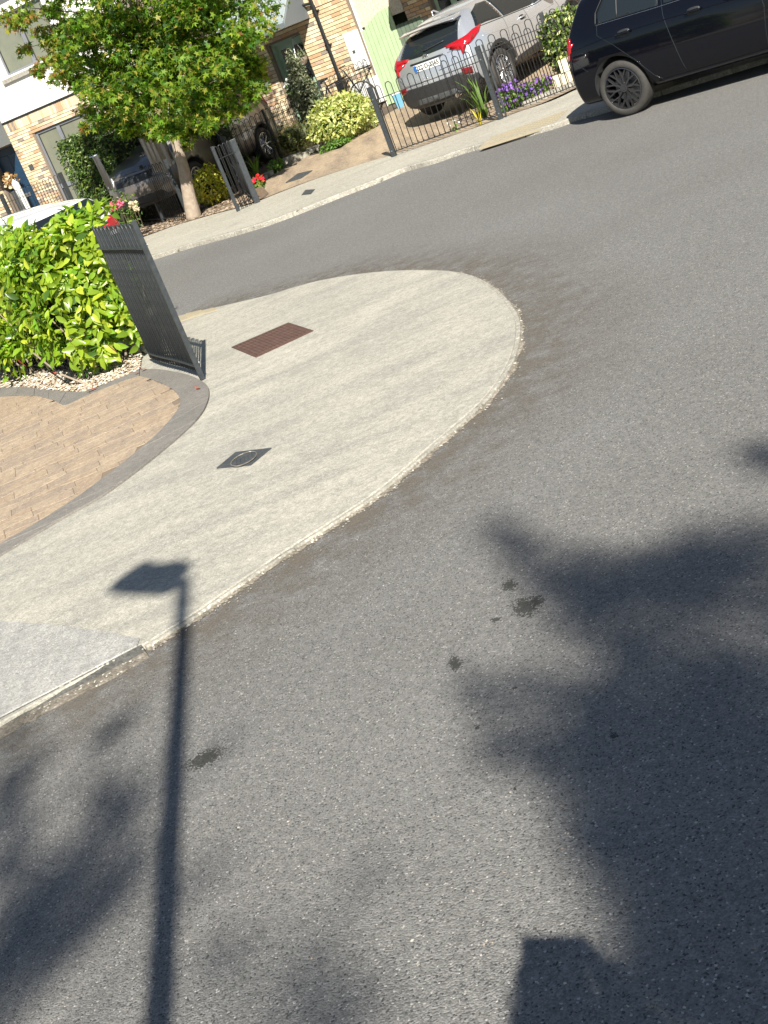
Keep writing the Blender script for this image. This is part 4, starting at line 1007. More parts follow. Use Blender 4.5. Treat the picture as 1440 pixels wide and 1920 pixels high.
# limbs and leaf clumps: (px,py,r) image guided, spread through real depth
cl = [(70, 30, .38), (60, 95, .25), (130, 45, .45), (170, 110, .5), (120, 120, .36), (95, 132, .20), (200, 30, .55), (225, 150, .52), (190, 200, .40), (222, 228, .34), (262, 250, .24), (270, 200, .52), (300, 120, .6), (310, 240, .33), (340, 180, .5), (370, 100, .6), (380, 205, .36), (420, 150, .48), (425, 205, .26), (450, 90, .5), (470, 160, .30), (440, 30, .6), (350, 30, .6), (280, 60, .6), (160, 165, .26), (150, 248, .10), (350, 222, .33), (30, 15, .28), (140, -40, .6), (250, -60, .8), (380, -60, .8), (230, -160, .9), (340, -170, .8), (480, 110, .28), (400, 190, .4), (320, 160, .5)]
tc = {0: .33, 1: .2, 2: .3, 3: .07, 4: .10}
P_ = []; N_ = []; Wt = []
for px, py, r_ in cl:
    for dy in (-1, 0, 1):
        if r_ < .3 and dy: continue
        yy = TB.y+dy*random.uniform(.5, 1.3)*min(1, r_*2.2)
        c = AT(px+random.uniform(-8, 8), py+random.uniform(-8, 8), yy)
        if dy: c = c+Vector((0, 0, random.uniform(-.1, .15)))
        n_ = int(880*r_*r_*1.25+60)
        for _ in range(max(1, int(r_*9))):    # sub-sprays
            cc = c+Vector((rng.normal(0, r_*.55), rng.normal(0, r_*.5), rng.normal(0, r_*.42)))
            p, nn = blob_points(cc, r_*.42, max(12, n_//max(1, int(r_*9))), .9, (1.2, 1.1, .7)); P_.append(p); N_.append(nn*.6+np.array([0, -.2, .7]))
        s0 = tk[random.choice([4, 5, 6])] if py > 100 else tk[random.choice([5, 6, 7])]
        mid = s0.lerp(c, .5)+Vector((0, 0, .12)); lm.tube([s0, mid, c], [.022, .012, .004], 5)
P_ = np.concatenate(P_); N_ = np.concatenate(N_)
lm.out('limbs', TWIG, tr, smooth=True)
# autumn tint gathers toward the left tips: split set
left = P_[:, 0] < -2.15-.0
sel = rng.uniform(0, 1, len(P_)) < np.where(left, .6, .025)
leafcloud(tr, P_[~sel], N_[~sel], .125, 'star', [L_TREE[0], L_TREE[1], L_TREE[2], L_TREE[4]], 240, .8, (.42, .27, .20, .11), stuff='crown')
leafcloud(tr, P_[sel], N_[sel], .115, 'star', [L_TREE[3], L_TREE[4], L_TREE[1]], 50, .8, (.35, .35, .3), stuff='crown')

def shrub(name, pxb, r, n, size, mats, label, kind='oval', squash=(1, 1, .8), lump=.25, tilt=.8, wts=None, nparts=0, base=None, hz=None, core=.6, stems=True, cat='shrub', group=None):
    b = T(*pxb) if base is None else Vector(base); z = GZ(b.x, b.y); h = r*squash[2]
    e = empty(name, (b.x, b.y, z), label, cat, group); c = Vector((b.x, b.y, z+(hz if hz is not None else h*.9)))
    P_, N_ = blob_points(c, r, n, .4, squash, lump); k = P_[:, 2] > z+.01; leafcloud(e, P_[k], N_[k]+np.array([0, 0, .4]), size, kind, mats, nparts, tilt, wts)
    if core:
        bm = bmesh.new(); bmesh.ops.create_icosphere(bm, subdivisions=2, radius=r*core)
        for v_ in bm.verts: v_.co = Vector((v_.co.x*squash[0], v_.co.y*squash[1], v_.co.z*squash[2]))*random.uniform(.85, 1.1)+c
        mk('light_block_core', [v_.co for v_ in bm.verts], [tuple(q.index for q in f_.verts) for f_ in bm.faces], CORE, e); bm.free()  # lumpy solid core added inside the shrub, stops light passing through
    if stems:
        m_ = MB()
        for _ in range(8): a = random.random()*6.28; m_.tube([(b.x, b.y, z-.02), (c.x+math.cos(a)*r*.5*squash[0], c.y+math.sin(a)*r*.5*squash[1], c.z)], [.014, .005], 5)
        m_.out('stems', TWIG, e)
    return e
shrub('golden_shrub', (405, 386), .42, 1500, .085, L_YEL, 'yellow leaved shrub between the tree trunk and the flat posted railing', squash=(.75, .8, .95), wts=(.45, .3, .25))
shrub('variegated_bush', (655, 262), .72, 3600, .085, L_VAR, 'rounded cream and green variegated bush beside the far brown driveway', squash=(1, .8, .62), lump=.3, wts=(.5, .2, .3))
shrub('heather_bush', (560, 290), .48, 2600, .07, L_HEB, 'olive green clipped bush with rusty tips left of the variegated bush', squash=(.95, .8, .75), wts=(.5, .2, .3), kind='blade')
shrub('olive_shrub', (608, 268), .62, 3000, .075, L_OLV, 'tall loose grey green shrub in front of the pale green door', squash=(.52, .5, 1.5), lump=.4, core=.35, hz=.95)
shrub('ground_cover_plant', (632, 279), .30, 700, .05, L_GRS, 'low bright green mat at the foot of the variegated bush', squash=(1.2, .6, .28), core=.5, stems=False, cat='plant')
shrub('ground_cover_plant', (522, 322), .18, 250, .07, L_GRS, 'small leafy plant beside the pale edging stones near the garden railing', squash=(1, .8, .7), core=.4, cat='plant')
# bush right of second railing, behind the hatchback tail
shrub('variegated_bush', (1085, 148), .62, 2600, .09, [L_VAR[0], L_VAR[1], L_IVY[0], L_IVY[2]], 'dark green bush with white flecked leaves behind the railing by the black hatchback', squash=(.75, .6, .75), wts=(.16, .24, .35, .25), hz=.62)
# dark hedges
def box_hedge(name, pts, depth, h, n, size, mats, label, wts=None, zbase=0, lump=.12, kind='oval', cat='hedge'):
    a, b = Vector(pts[0]), Vector(pts[1]); d = (b-a).normalized(); nn = Vector((-d.y, d.x)); nn = nn if nn.y < 0 else -nn; L = (b-a).length
    e = empty(name, (a.x, a.y, GZ(a.x, a.y)), label, cat); P_ = []; N_ = []
    for _ in range(n):
        r_ = random.random()
        s = random.random()*L; z = random.random()*h; dp = 0; N3 = (nn.x, nn.y, .4)
        if r_ < .25: z = h; dp = random.random()*depth; N3 = (0, 0, 1)
        elif r_ < .33: s = 0; dp = random.random()*depth; N3 = (-d.x, -d.y, .3)
        elif r_ < .41: s = L; dp = random.random()*depth; N3 = (d.x, d.y, .3)
        w_ = lump*(math.sin(s*3.1+z*2)+math.sin(z*5+s*1.3))*.5-abs(random.gauss(0, .07))
        p = a+d*(s if N3[2] != .3 else s+(w_ if s > 0 else -w_))-nn*(dp-w_ if N3[2] == .4 else dp); 
        P_.append((p.x, p.y, GZ(p.x, p.y)+z+(w_ if N3[2] == 1 else 0)+.03)); N_.append(N3)
    leafcloud(e, P_, N_, size, kind, mats, 0, .8, wts)
    c = a+d*(L/2)-nn*(depth/2); zc = GZ(c.x, c.y); MB().box((c.x, c.y, zc+h*.47), L/2-.12, depth/2-.12, h*.42, (Vector((d.x, d.y, 0)), Vector((nn.x, nn.y, 0)), Vector((0, 0, 1)))).out('light_block_core', CORE, e)  # plain box core added inside the hedge to keep light out
    return e
hl = AT(150, 380, 27.9); hr = AT(262, 385, 26.9)
box_hedge('ivy_hedge', [(hl.x, hl.y), (hr.x, hr.y)], 1.0, 1.95, 6500, .085, L_IVY, 'tall dense ivy leaved hedge in front of the far left window', (.5, .25, .25))
h1 = AT(345, 330, 27.2); h2 = AT(432, 300, 26.6)
box_hedge('dark_hedge', [(h1.x-.2, h1.y), (h2.x, h2.y)], .8, 1.25, 3000, .08, L_DRK, 'shaded dark hedge between the street tree and the flat posted railing', (.7, .3))
shrub('low_dark_shrub', (275, 418), .55, 1400, .075, [L_DRK[1], L_IVY[0], L_OLV[1]], 'low tangled shrub behind the railing left of the tree trunk', squash=(1.4, .6, .5), lump=.4, wts=(.5, .3, .2), core=.5)
shrub('low_dark_shrub', (330, 398), .38, 900, .075, [L_DRK[1], L_DRK[0], L_IVY[0]], 'dark leafy shrub directly left of the tree trunk foot', squash=(1, .7, .9), lump=.4, core=.6)
# rose bush with blooms
rb = AT(225, 405, 25.0); shrub('rose_bush', None, .5, 600, .07, [L_IVY[0], L_GRS[1], L_IVY[1]], 'rose bush with pink blooms beside the white car tail lamp', base=(rb.x, rb.y, 0), squash=(.9, .6, .9), lump=.4, core=.2, hz=.45)
for (x, y, m_, s, t) in ((209, 390, F_PINK, .075, 'pink rose bloom, the lower left of the pair above the white car'), (225, 381, F_PINK, .07, 'pink rose bloom, upper right of the pair'), (201, 397, F_CRM, .055, 'pale rose bloom just left of the lower pink one'), (247, 383, F_CRM, .08, 'creamy white rose bloom right of the pink ones'), (256, 390, F_CRM, .05, 'small cream rose bloom nearest the silver blue car')):
    p = AT(x, y, 24.8); e = empty('rose_bloom', p, t, 'flower', 'rose blooms'); P_, N_ = blob_points(p, s*.7, 30, .9); leafcloud(e, P_, N_, s, 'petal', [m_], 0, .5, stuff='petals')
    MB().tube([p, p-Vector((.02, 0, .35))], .005, 4).out('stem', TWIG, e)
# iris blades, red flowers, purple flowers
def blades(px, n, h, label, base=None, m_=L_GRS, spread=.12):
    b = T(*px); e = empty('strap_leaf_plant', (b.x, b.y, GZ(b.x, b.y)), label, 'plant', 'strap leaved plants')
    lv, lf = leaf_shape('blade'); me = bpy.data.meshes.new('blade'); me.from_pydata(lv.tolist(), [], lf); me.materials.append(random.choice(m_))
    for i in range(n):
        a = random.random()*6.28; t = random.uniform(.05, .55); s = h*random.uniform(.6, 1.1)
        link_copy('blade', me, e, Matrix.Rotation(a, 4, 'Z') @ Matrix.Translation((random.random()*spread*.5, 0, 0)) @ Matrix.Rotation(-(math.pi/2-t), 4, 'Y') @ Matrix.Scale(s, 4) @ Matrix.Scale(.7, 4, (0, 1, 0)))
blades((487, 338), 14, .55, 'spiky iris leaves in front of the taupe car near the red flowers')
blades((912, 222), 16, .75, 'tall strap leaves behind the front railing at its middle post')
blades((905, 238), 8, .35, 'shorter strap leaves at the foot of the middle railing post', m_=L_YEL)
def flowers(px, r, m_, n, label, lm=L_GRS, squash=(1, .6, .7), size=.05):
    b = T(*px); z = GZ(b.x, b.y); e = empty('flower_clump', (b.x, b.y, z), label, 'flowers')
    P_, N_ = blob_points((b.x, b.y, z+r*.55), r, n*3, .8, squash); k = P_[:, 2] > z; leafcloud(e, P_[k], N_[k], size*1.3, 'oval', lm, 0, .8)
    P_, N_ = blob_points((b.x, b.y, z+r*.75), r, n, .5, squash); k = P_[:, 2] > z+.05; leafcloud(e, P_[k], N_[k]+np.array([0, -.5, .4]), size, 'petal', [m_], 0, .5, stuff='blossom')
flowers((487, 352), .13, F_RED, 60, 'bright red begonia flowers by the side railing at the driveway mouth', size=.07)
flowers((968, 205), .30, F_PUR, 170, 'purple bellflowers behind the railing below the silver car rear wheel', squash=(1, .6, .6))
flowers((1008, 188), .28, F_PUR, 120, 'purple bellflowers further right, toward the second railing post', squash=(1, .6, .5))
flowers((855, 250), .13, F_WHT, 8, 'small green weed growing behind the left part of the front railing', size=.05, squash=(.8, .6, 1.2))
# rocks
def rock(px, s, label, m=None, group='pale edging stones of the garden bed'):
    b = T(*px); z = GZ(b.x, b.y); bm = bmesh.new(); bmesh.ops.create_cube(bm, size=2); bmesh.ops.subdivide_edges(bm, edges=bm.edges[:], cuts=2, use_grid_fill=True)
    for v_ in bm.verts: v_.co = Vector((v_.co.x*s[0], v_.co.y*s[1], v_.co.z*s[2]))*(1-.12*(v_.co.length-1))*random.uniform(.93, 1.05)
    rt = Matrix.Rotation(-.6, 3, 'Z'); v = [rt @ v_.co+Vector((b.x, b.y, z+s[2]*.7)) for v_ in bm.verts]; f = [tuple(q.index for q in f_.verts) for f_ in bm.faces]; bm.free()
    o = mk('edging_stone', v, f, m or KERB); tag(o, label, 'stone', group)
rock((550, 307), (.20, .11, .09), 'largest pale edging stone below the olive green bush')
rock((572, 297), (.09, .08, .06), 'rounded pale stone just right of the largest edging stone')
rock((590, 284), (.16, .07, .05), 'flat pale edging stone between the bushes and the driveway')
rock((505, 331), (.09, .07, .05), 'small pale edging stone beside the red flowers')
rock((497, 338), (.06, .05, .04), 'smallest pale edging stone nearest the red flowers')
for i, (x, y) in enumerate(((1000, 196), (1022, 187), (1045, 179), (1066, 171), (1088, 163))):
    rock((x, y), (.14, .10, .05), ('pale flat border stone behind the front railing, ' + ['leftmost beside the purple flowers', 'second from the purple flowers', 'in the middle of the row', 'fourth from the purple flowers', 'nearest the black hatchback bumper'][i]), group='border stones behind the front railing')
# stone planter wall under the white flecked bush
w0, w1 = T(1062, 163), T(1125, 140); z = GZ(w0.x, w0.y); dw = (w1.xy-w0.xy).normalized()
pw = empty('low_garden_wall', (w0.x, w0.y, z), 'low cream stone wall under the white flecked bush behind the railing', 'wall')
for k in range(6):
    for j in range(2):
        p = w0.xy+dw*(k*.34+.17*(j % 2)); MB().box((p.x, p.y, z+.11+.2*j), .165, .07, .095, (Vector((dw.x, dw.y, 0)), Vector((-dw.y, dw.x, 0)), Vector((0, 0, 1)))).out('stone_block', BRK[5], pw)
# bicycle by the meter box
bb = H(-.30, 0, .45); zb = GZ(bb.x, bb.y); bk_ = empty('bicycle', (bb.x, bb.y, zb), 'dark bicycle leaning on the brick wall below the white meter cupboard', 'bicycle')
def bp(u, z): return H(u-.30, zb+z, .45+.0)
for u in (-.52, .52):
    m_ = MB().tube([bp(u+.33*math.cos(a), .34+.33*math.sin(a)) for a in [k*math.pi/12 for k in range(25)]], .018, 6); wh = m_.out('wheel', RUBBER, bk_)
    m_ = MB()
    for k in range(10): a = k*math.pi/5; m_.tube([bp(u, .34), bp(u+.32*math.cos(a), .34+.32*math.sin(a))], .002, 3)
    m_.out('spokes', BOLT, wh)
m_ = MB()
for a, b in (((-.52, .34), (-.15, .34)), ((-.52, .34), (-.22, .82)), ((-.15, .34), (-.25, .90)), ((-.15, .34), (.32, .78)), ((-.22, .80), (.30, .86)), ((.52, .34), (.29, .95))): m_.tube([bp(*a), bp(*b)], .015, 6)
m_.out('frame', METALB, bk_); m_ = MB(); m_.tube([bp(-.38, .93), bp(-.15, .95)], [.05, .02], 6); m_.out('saddle', BLACKP, bk_); m_ = MB(); m_.tube([bp(.28, .97), bp(.20, 1.05), bp(.36, 1.06)], .014, 6); m_.out('handlebar', BLACKP, bk_)
# toy tub by gate
q = T(752, 203); z = GZ(q.x, q.y); e = empty('recycling_box', (q.x, q.y, z), 'light blue plastic box on the ground left of the silver car', 'box')
MB().tube([(q.x, q.y, z), (q.x, q.y, z+.28)], [.09, .12], 4).out('tub', mat('light_blue_plastic', (.12, .30, .42), .4), e); MB().tube([(q.x, q.y, z+.28), (q.x, q.y, z+.31)], [.13, .13], 4).out('lid', WHITEP, e)
# ================================================================== VEHICLES
def interp(pl, x):
    return float(np.interp(x, [p[0] for p in pl], [p[1] for p in pl]))
class Car:
    def __init__(s, name, label, loc, yaw, pitch, sp, group=None, cat='car'):
        s.sp = sp; s.root = empty(name, loc, label, cat, group, rot=(0, -pitch, yaw)); s.root.rotation_mode = 'XYZ'
        s.body()
    def body(s):
        sp = s.sp; xr, xf = sp['xr'], sp['xf']; zb = sp['zb']
        xs = [xr, xr+.10, xr+.25, xr+.45, xr+.7]+list(np.linspace(xr+.95, xf-.85, sp.get('n', 10)))+[xf-.6, xf-.38, xf-.2, xf-.08, xf]
        rings = []
        for X in xs:
            top = interp(sp['T'], X); belt = min(interp(sp['B'], X), top-.02); W = interp(sp['W'], X); Gw = sp['G']
            h = top-belt; k = max(0, min(1, h/.34))
            y6 = W*.88*(1-k)+(.55*W*.92+.45*Gw)*k; y7 = W*.78*(1-k)+Gw*k; y8 = y7*.72
            zz = [zb, zb, zb+.09, zb+(belt-zb)*.42, belt-.13*(.5+.5*k)-.02, belt, belt+h*.5, belt+h*(.6+.27*k), top-.025*k-.004, top]
            yy = [0, W*.82, W*.965, W*(1.0), W*.985, W*.935, y6, y7, y8, 0]
            yy[4] += sp.get('hip', 0)*math.exp(-((X-sp.get('hipx', 0))/.5)**2); yy[3] += sp.get('hip', 0)*.6*math.exp(-((X-sp.get('hipx', 0))/.5)**2)
            R = []
            for y, z in zip(yy, zz):
                x = X
                wr = max(0, 1-(X-xr)/.9); x += (interp(sp['xrz'], z)-xr)*wr
                wf = max(0, 1-(xf-X)/.8); x += (interp(sp['xfz'], z)-xf)*wf
                if wr > 0: x += sp.get('bulge', .10)*(y/W)**2*wr
                if wf > 0: x -= .22*(y/W)**2*wf
                R.append((x, y, z))
            rings.append(R)
        n = 10; verts = []; idx = {}
        for i, R in enumerate(rings):
            for j in range(n): idx[(i, j, 1)] = len(verts); verts.append(R[j])
            for j in range(1, n-1): idx[(i, j, -1)] = len(verts); verts.append((R[j][0], -R[j][1], R[j][2]))
            idx[(i, 0, -1)] = idx[(i, 0, 1)]; idx[(i, n-1, -1)] = idx[(i, n-1, 1)]
        f = []; mi = []
        for i in range(len(rings)-1):
            for j in range(n-1):
                a, b, c, d = idx[(i, j, 1)], idx[(i+1, j, 1)], idx[(i+1, j+1, 1)], idx[(i, j+1, 1)]; f.append((a, d, c, b)); mi.append(1 if j < sp.get('clad', 1) else 0)
                a, b, c, d = idx[(i, j, -1)], idx[(i+1, j, -1)], idx[(i+1, j+1, -1)], idx[(i, j+1, -1)]; f.append((a, b, c, d)); mi.append(1 if j < sp.get('clad', 1) else 0)
        # end caps with inner columns
        for e, sgn in ((0, -1), (len(rings)-1, 1)):
            cols = [1, .66, .33, 0, -.33, -.66, -1]
            grid = []
            for j in range(n):
                row = []
                R = rings[e][j]
                for c in cols:
                    if j in (0, n-1): row.append(idx[(e, j, 1)] if True else 0); continue
                    if c == 1: row.append(idx[(e, j, 1)])
                    elif c == -1: row.append(idx[(e, j, -1)])
                    else:
                        bx = (sp.get('bulge', .10) if sgn < 0 else .22)*(R[1]/interp(sp['W'], xs[e]))**2*(1-c*c)
                        verts.append((R[0]+sgn*bx, R[1]*c, R[2])); row.append(len(verts)-1)
                grid.append(row)
            for j in range(n-1):
                for c in range(6):
                    q = [grid[j][c], grid[j][c+1], grid[j+1][c+1], grid[j+1][c]]
                    q2 = []; [q2.append(t) for t in q if t not in q2]
                    if len(q2) < 3: continue
                    f.append(tuple(q2 if sgn > 0 else q2[::-1])); mi.append(1 if j < (sp.get('endclad', 2)) else 0)
        me = bpy.data.meshes.new('body'); me.from_pydata(verts, [], f)
        for m in (sp['paint'], BLACKP): me.materials.append(m)
        me.polygons.foreach_set('material_index', mi); me.polygons.foreach_set('use_smooth', [True]*len(f))
        bm = bmesh.new(); bm.from_mesh(me); bmesh.ops.recalc_face_normals(bm, faces=bm.faces[:]); bm.to_mesh(me); bm.free()
        o = bpy.data.objects.new('body', me); COL.objects.link(o); o.parent = None
        ss = o.modifiers.new('s', 'SUBSURF'); ss.levels = ss.render_levels = 2
        cm = bpy.data.meshes.new('arch'); mb = MB()
        for x in (0, sp['wb']):
            for sg in (-1, 1):
                cyl = MB().tube([(x, sg*(sp['Wm']-.30), sp['wr']+.02), (x, sg*(sp['Wm']+.4), sp['wr']+.02)], sp['ar'], 40); mb.add(cyl.v, cyl.f, 1)
        cm.from_pydata(mb.v, [], mb.f); cm.materials.append(sp['paint']); cm.materials.append(BLACKP); cm.polygons.foreach_set('material_index', [1]*len(mb.f))
        bm = bmesh.new(); bm.from_mesh(cm); bmesh.ops.recalc_face_normals(bm, faces=bm.faces[:]); bm.to_mesh(cm); bm.free()
        co = bpy.data.objects.new('arch', cm); COL.objects.link(co)
        bo = o.modifiers.new('b', 'BOOLEAN'); bo.operation = 'DIFFERENCE'; bo.object = co; bo.solver = 'EXACT'
        ss2 = None
        dg = bpy.context.evaluated_depsgraph_get(); dg.update()
        ev = o.evaluated_get(dg); nm_ = bpy.data.meshes.new_from_object(ev)
        s.bvh_src = None
        bo.show_viewport = False; dg.update(); ev = o.evaluated_get(dg); tmp = ev.to_mesh()
        s.bvh = BVHTree.FromPolygons([v.co.copy() for v in tmp.vertices], [tuple(p.vertices) for p in tmp.polygons])
        s.dims = [max(v.co[k] for v in tmp.vertices) for k in range(3)]
        ev.to_mesh_clear()
        o.modifiers.clear(); o.data = nm_; bpy.data.objects.remove(co); o.parent = s.root; s.bodyobj = o
        ORG[o] = Vector((0, 0, 0))
        for p in nm_.polygons: p.use_smooth = True
    def hit(s, a, b, side):
        if side in ('R', 'L'):
            sg = -1 if side == 'R' else 1; h = s.bvh.ray_cast(Vector((a, sg*3, b)), Vector((0, -sg, 0)))
            
            if h[0]: return (h[0], h[1])
            h = s.bvh.find_nearest(Vector((a, sg*s.sp['Wm']*.9, b))); return (h[0], h[1])
        if side in ('B', 'F'):
            sg = -1 if side == 'B' else 1; h = s.bvh.ray_cast(Vector((sg*9, a, b)), Vector((-sg, 0, 0)))
            
            if h[0]: return (h[0], h[1])
            h = s.bvh.find_nearest(Vector((s.sp['xr'] if side == 'B' else s.sp['xf'], a, b))); return (h[0], h[1])
        h = s.bvh.ray_cast(Vector((a, b, 5)), Vector((0, 0, -1))); return (h[0], h[1]) if h[0] else (Vector((a, b, 1.4)), Vector((0, 0, 1)))
    def patch(s, name, poly, side, m, off=.004, cell=.07, parent=None, label=None, rounded=0):
        if rounded: poly = [tuple(p) for p in smooth_closed([Vector(p) for p in poly], rounded)]
        bm = bmesh.new(); vs = [bm.verts.new((p[0], p[1], 0)) for p in poly]
        for t in tessellate_polygon([[Vector((p[0], p[1], 0)) for p in poly]]):
            if abs((Vector(poly[t[1]])-Vector(poly[t[0]])).cross(Vector(poly[t[2]])-Vector(poly[t[0]]))) > 1e-7: bm.faces.new([vs[i] for i in t])
        bmesh.ops.recalc_face_normals(bm, faces=bm.faces[:])
        for _ in range(6):
            es = [e for e in bm.edges if e.calc_length() > cell]
            if not es: break
            bmesh.ops.subdivide_edges(bm, edges=es, cuts=1); bmesh.ops.triangulate(bm, faces=bm.faces[:])
        bd = [e for e in bm.edges if e.is_boundary]
        ex = bmesh.ops.extrude_edge_only(bm, edges=bd); sk = {v for v in ex['geom'] if isinstance(v, bmesh.types.BMVert)}
        for v in bm.verts:
            p, nn = s.hit(v.co.x, v.co.y, side)
            outd = {'R': Vector((0, -1, 0)), 'L': Vector((0, 1, 0)), 'B': Vector((-1, 0, 0)), 'F': Vector((1, 0, 0)), 'T': Vector((0, 0, 1))}[side]
            if nn.dot(outd) < 0: nn = -nn
            v.co = p+nn*(off if v not in sk else -.01)
        bmesh.ops.recalc_face_normals(bm, faces=bm.faces[:])
        me = bpy.data.meshes.new(name); bm.to_mesh(me); bm.free(); me.materials.append(m)
        me.polygons.foreach_set('use_smooth', [True]*len(me.polygons))
        o = bpy.data.objects.new(name, me); COL.objects.link(o); o.parent = parent or s.root
        # flip so that faces point outward
        if label: o['label'] = label
        return o
    def line(s, name, pts, side, m, r=.004, parent=None, sub=8, off=0.0):
        P = []
        for a, b in zip(pts[:-1], pts[1:]):
            for k in range(sub): t = k/sub; P.append((a[0]+(b[0]-a[0])*t, a[1]+(b[1]-a[1])*t))
        P.append(pts[-1]); Q = [s.hit(*p, side) for p in P]; Q = [p+n_*off if off else p for p, n_ in Q]
        o = MB().tube(Q, r, 5).out(name, m, None, True); o.parent = parent or s.root; return o
    def wheel(s, x, side, style, rimm, tyre_w=.21):
        r = s.sp['wr']; sg = -1 if side == 'R' else 1; rr = s.sp['rim']; yo = sg*(s.sp['Wm']-.025); yi = yo-sg*tyre_w
        prof = [(rr*.96, yi), (r*.93, yi), (r*.985, yi+sg*.03), (r, yi+sg*.06), (r, yo-sg*.06), (r*.985, yo-sg*.028), (r*.93, yo-sg*.003), (rr*1.06, yo), (rr*1.0, yo-sg*.012), (rr*.97, yo-sg*.06)]
        mb = MB(); N = 48
        v = []; f = []
        for k in range(N):
            a = 2*math.pi*k/N
            for pr_, y in prof: v.append((x+pr_*math.cos(a), y, r+pr_*math.sin(a)))
        P = len(prof)
        for k in range(N):
            for j in range(P-1): a = k*P+j; b = ((k+1) % N)*P+j; f.append((a, b, b+1, a+1) if sg > 0 else (a, a+1, b+1, b))
        ty = mk('tyre', v, f, RUBBER, None, True); ty.parent = None
        w = bpy.data.objects.new('wheel', None); COL.objects.link(w); w.parent = s.root; w.location = (0, 0, 0); w.empty_display_size = .1
        ty.parent = w
        rim = MB()
        # barrel + lip
        for (ra, rb, ya, yb) in ((rr*1.0, rr*.955, yo-sg*.010, yo-sg*.006), (rr*.955, rr*.93, yo-sg*.006, yo-sg*.07), (rr*.93, rr*.92, yo-sg*.07, yi)):
            vv = []; ff = []
            for k in range(N): a = 2*math.pi*k/N; vv += [(x+ra*math.cos(a), ya, r+ra*math.sin(a)), (x+rb*math.cos(a), yb, r+rb*math.sin(a))]
            for k in range(N): a = 2*k; b = 2*((k+1) % N); ff.append((a, b, b+1, a+1))
            rim.add(vv, ff)
        def spoke(a0, r0, a1, r1, w0, w1, y0, y1):
            p = Vector((x+r0*math.cos(a0), y0, r+r0*math.sin(a0))); q = Vector((x+r1*math.cos(a1), y1, r+r1*math.sin(a1))); d = (q-p).normalized(); t = Vector((0, 1, 0)).cross(d).normalized(); o_ = Vector((0, sg, 0))
            vv = [p+t*w0-o_*.03, p-t*w0-o_*.03, p-t*w0*.55+o_*.0, p+t*w0*.55+o_*.0, q+t*w1-o_*.03, q-t*w1-o_*.03, q-t*w1*.55, q+t*w1*.55]
            rim.add(vv, [(0, 1, 2, 3), (4, 7, 6, 5), (0, 4, 5, 1), (1, 5, 6, 2), (2, 6, 7, 3), (3, 7, 4, 0)])
        yh = yo-sg*.035; ye = yo-sg*.016
        if style == 'Y':
            for k in range(10):
                a = 2*math.pi*k/10+.1; dd = .20 if k % 2 == 0 else .18
                spoke(a, rr*.12, a, rr*.55, .020, .017, yh, yh+sg*.012)
                spoke(a, rr*.52, a+dd, rr*.95, .015, .011, yh+sg*.010, ye); spoke(a, rr*.52, a-dd, rr*.95, .015, .011, yh+sg*.010, ye)
        elif style == 'T':
            for k in range(5):
                a = 2*math.pi*k/5+.3
                for d_ in (-.16, .16): spoke(a+d_*.5, rr*.15, a+d_*1.35, rr*.95, .018, .014, yh, ye)
                spoke(a+.63, rr*.2, a+.63, rr*.95, .012, .010, yh-sg*.01, ye-sg*.01)
        else:
            for k in range(8): a = 2*math.pi*k/8; spoke(a, rr*.12, a, rr*.95, .026, .022, yh, ye)
        rim.tube([(x, yh-sg*.03, r), (x, yh+sg*.012, r)], rr*.19, 20)
        ro = rim.out('rim', rimm, None); ro.parent = w
        m_ = MB().tube([(x, yh+sg*.012, r), (x, yh+sg*.018, r)], rr*.10, 16); c = m_.out('hub_cap', GALLOY if rimm is GALLOY else ALLOY, None); c.parent = w
        m_ = MB().tube([(x, yi+sg*.05, r), (x, yi+sg*.07, r)], rr*.72, 24); c = m_.out('brake_disc', BOLT, None); c.parent = w
        return w
    def handle(s, x, z, side, m=None):
        p, n_ = s.hit(x, z, side); sg = -1 if side == 'R' else 1
        o = MB().tube([p+Vector((-.10, sg*.004, 0)), p+Vector((-.085, sg*.035, .003)), p+Vector((.085, sg*.035, .003)), p+Vector((.10, sg*.004, 0))], [.012, .014, .014, .012], 8).out('door_handle', m or s.sp['paint'], None, True); o.parent = s.root
        c = s.patch('handle_recess', [(x-.07, z-.035), (x+.07, z-.035), (x+.07, z+.03), (x-.07, z+.03)], side, BLACKP, .001, rounded=3)
    def mirror(s, x, z, side, m=None):
        sg = -1 if side == 'R' else 1; p, n_ = s.hit(x, z, side)
        bm = bmesh.new(); bmesh.ops.create_icosphere(bm, subdivisions=3, radius=1)
        for v in bm.verts: v.co = Vector((v.co.x*.10, v.co.y*.125, v.co.z*.085))+p+Vector((.0, sg*.14, .06))
        me = bpy.data.meshes.new('mirror'); bm.to_mesh(me); bm.free(); me.materials.append(m or s.sp['paint']); me.polygons.foreach_set('use_smooth', [True]*len(me.polygons)); o = bpy.data.objects.new('mirror', me); COL.objects.link(o); o.parent = s.root
        a = MB().tube([p, p+Vector((0, sg*.10, .03))], [.025, .02], 6).out('arm', BLACKP, None); a.parent = o
    def plate(s, text, z, side='B', y=0, m=PLATE, size=(.52, .111)):
        p, n_ = s.hit(y, z, side); sg = -1 if side == 'B' else 1; x = p.x+sg*.012
        o = MB().box((x, y, z), .006, size[0]/2, size[1]/2).out('number_plate', m, None); o.parent = s.root
        b = MB().box((x+sg*.0075, y-sg*(-1)*0-(-sg)*0+(size[0]/2-.025)*(1 if sg < 0 else -1), z), .0015, .024, size[1]/2-.004).out('blue_band', PLBLUE, None); b.parent = o
        cu = bpy.data.curves.new('lettering', 'FONT'); cu.body = text; cu.size = .098; cu.align_x = 'CENTER'; cu.align_y = 'CENTER'; cu.extrude = .001; cu.offset = .0015
        to = bpy.data.objects.new('lettering', cu); COL.objects.link(to)
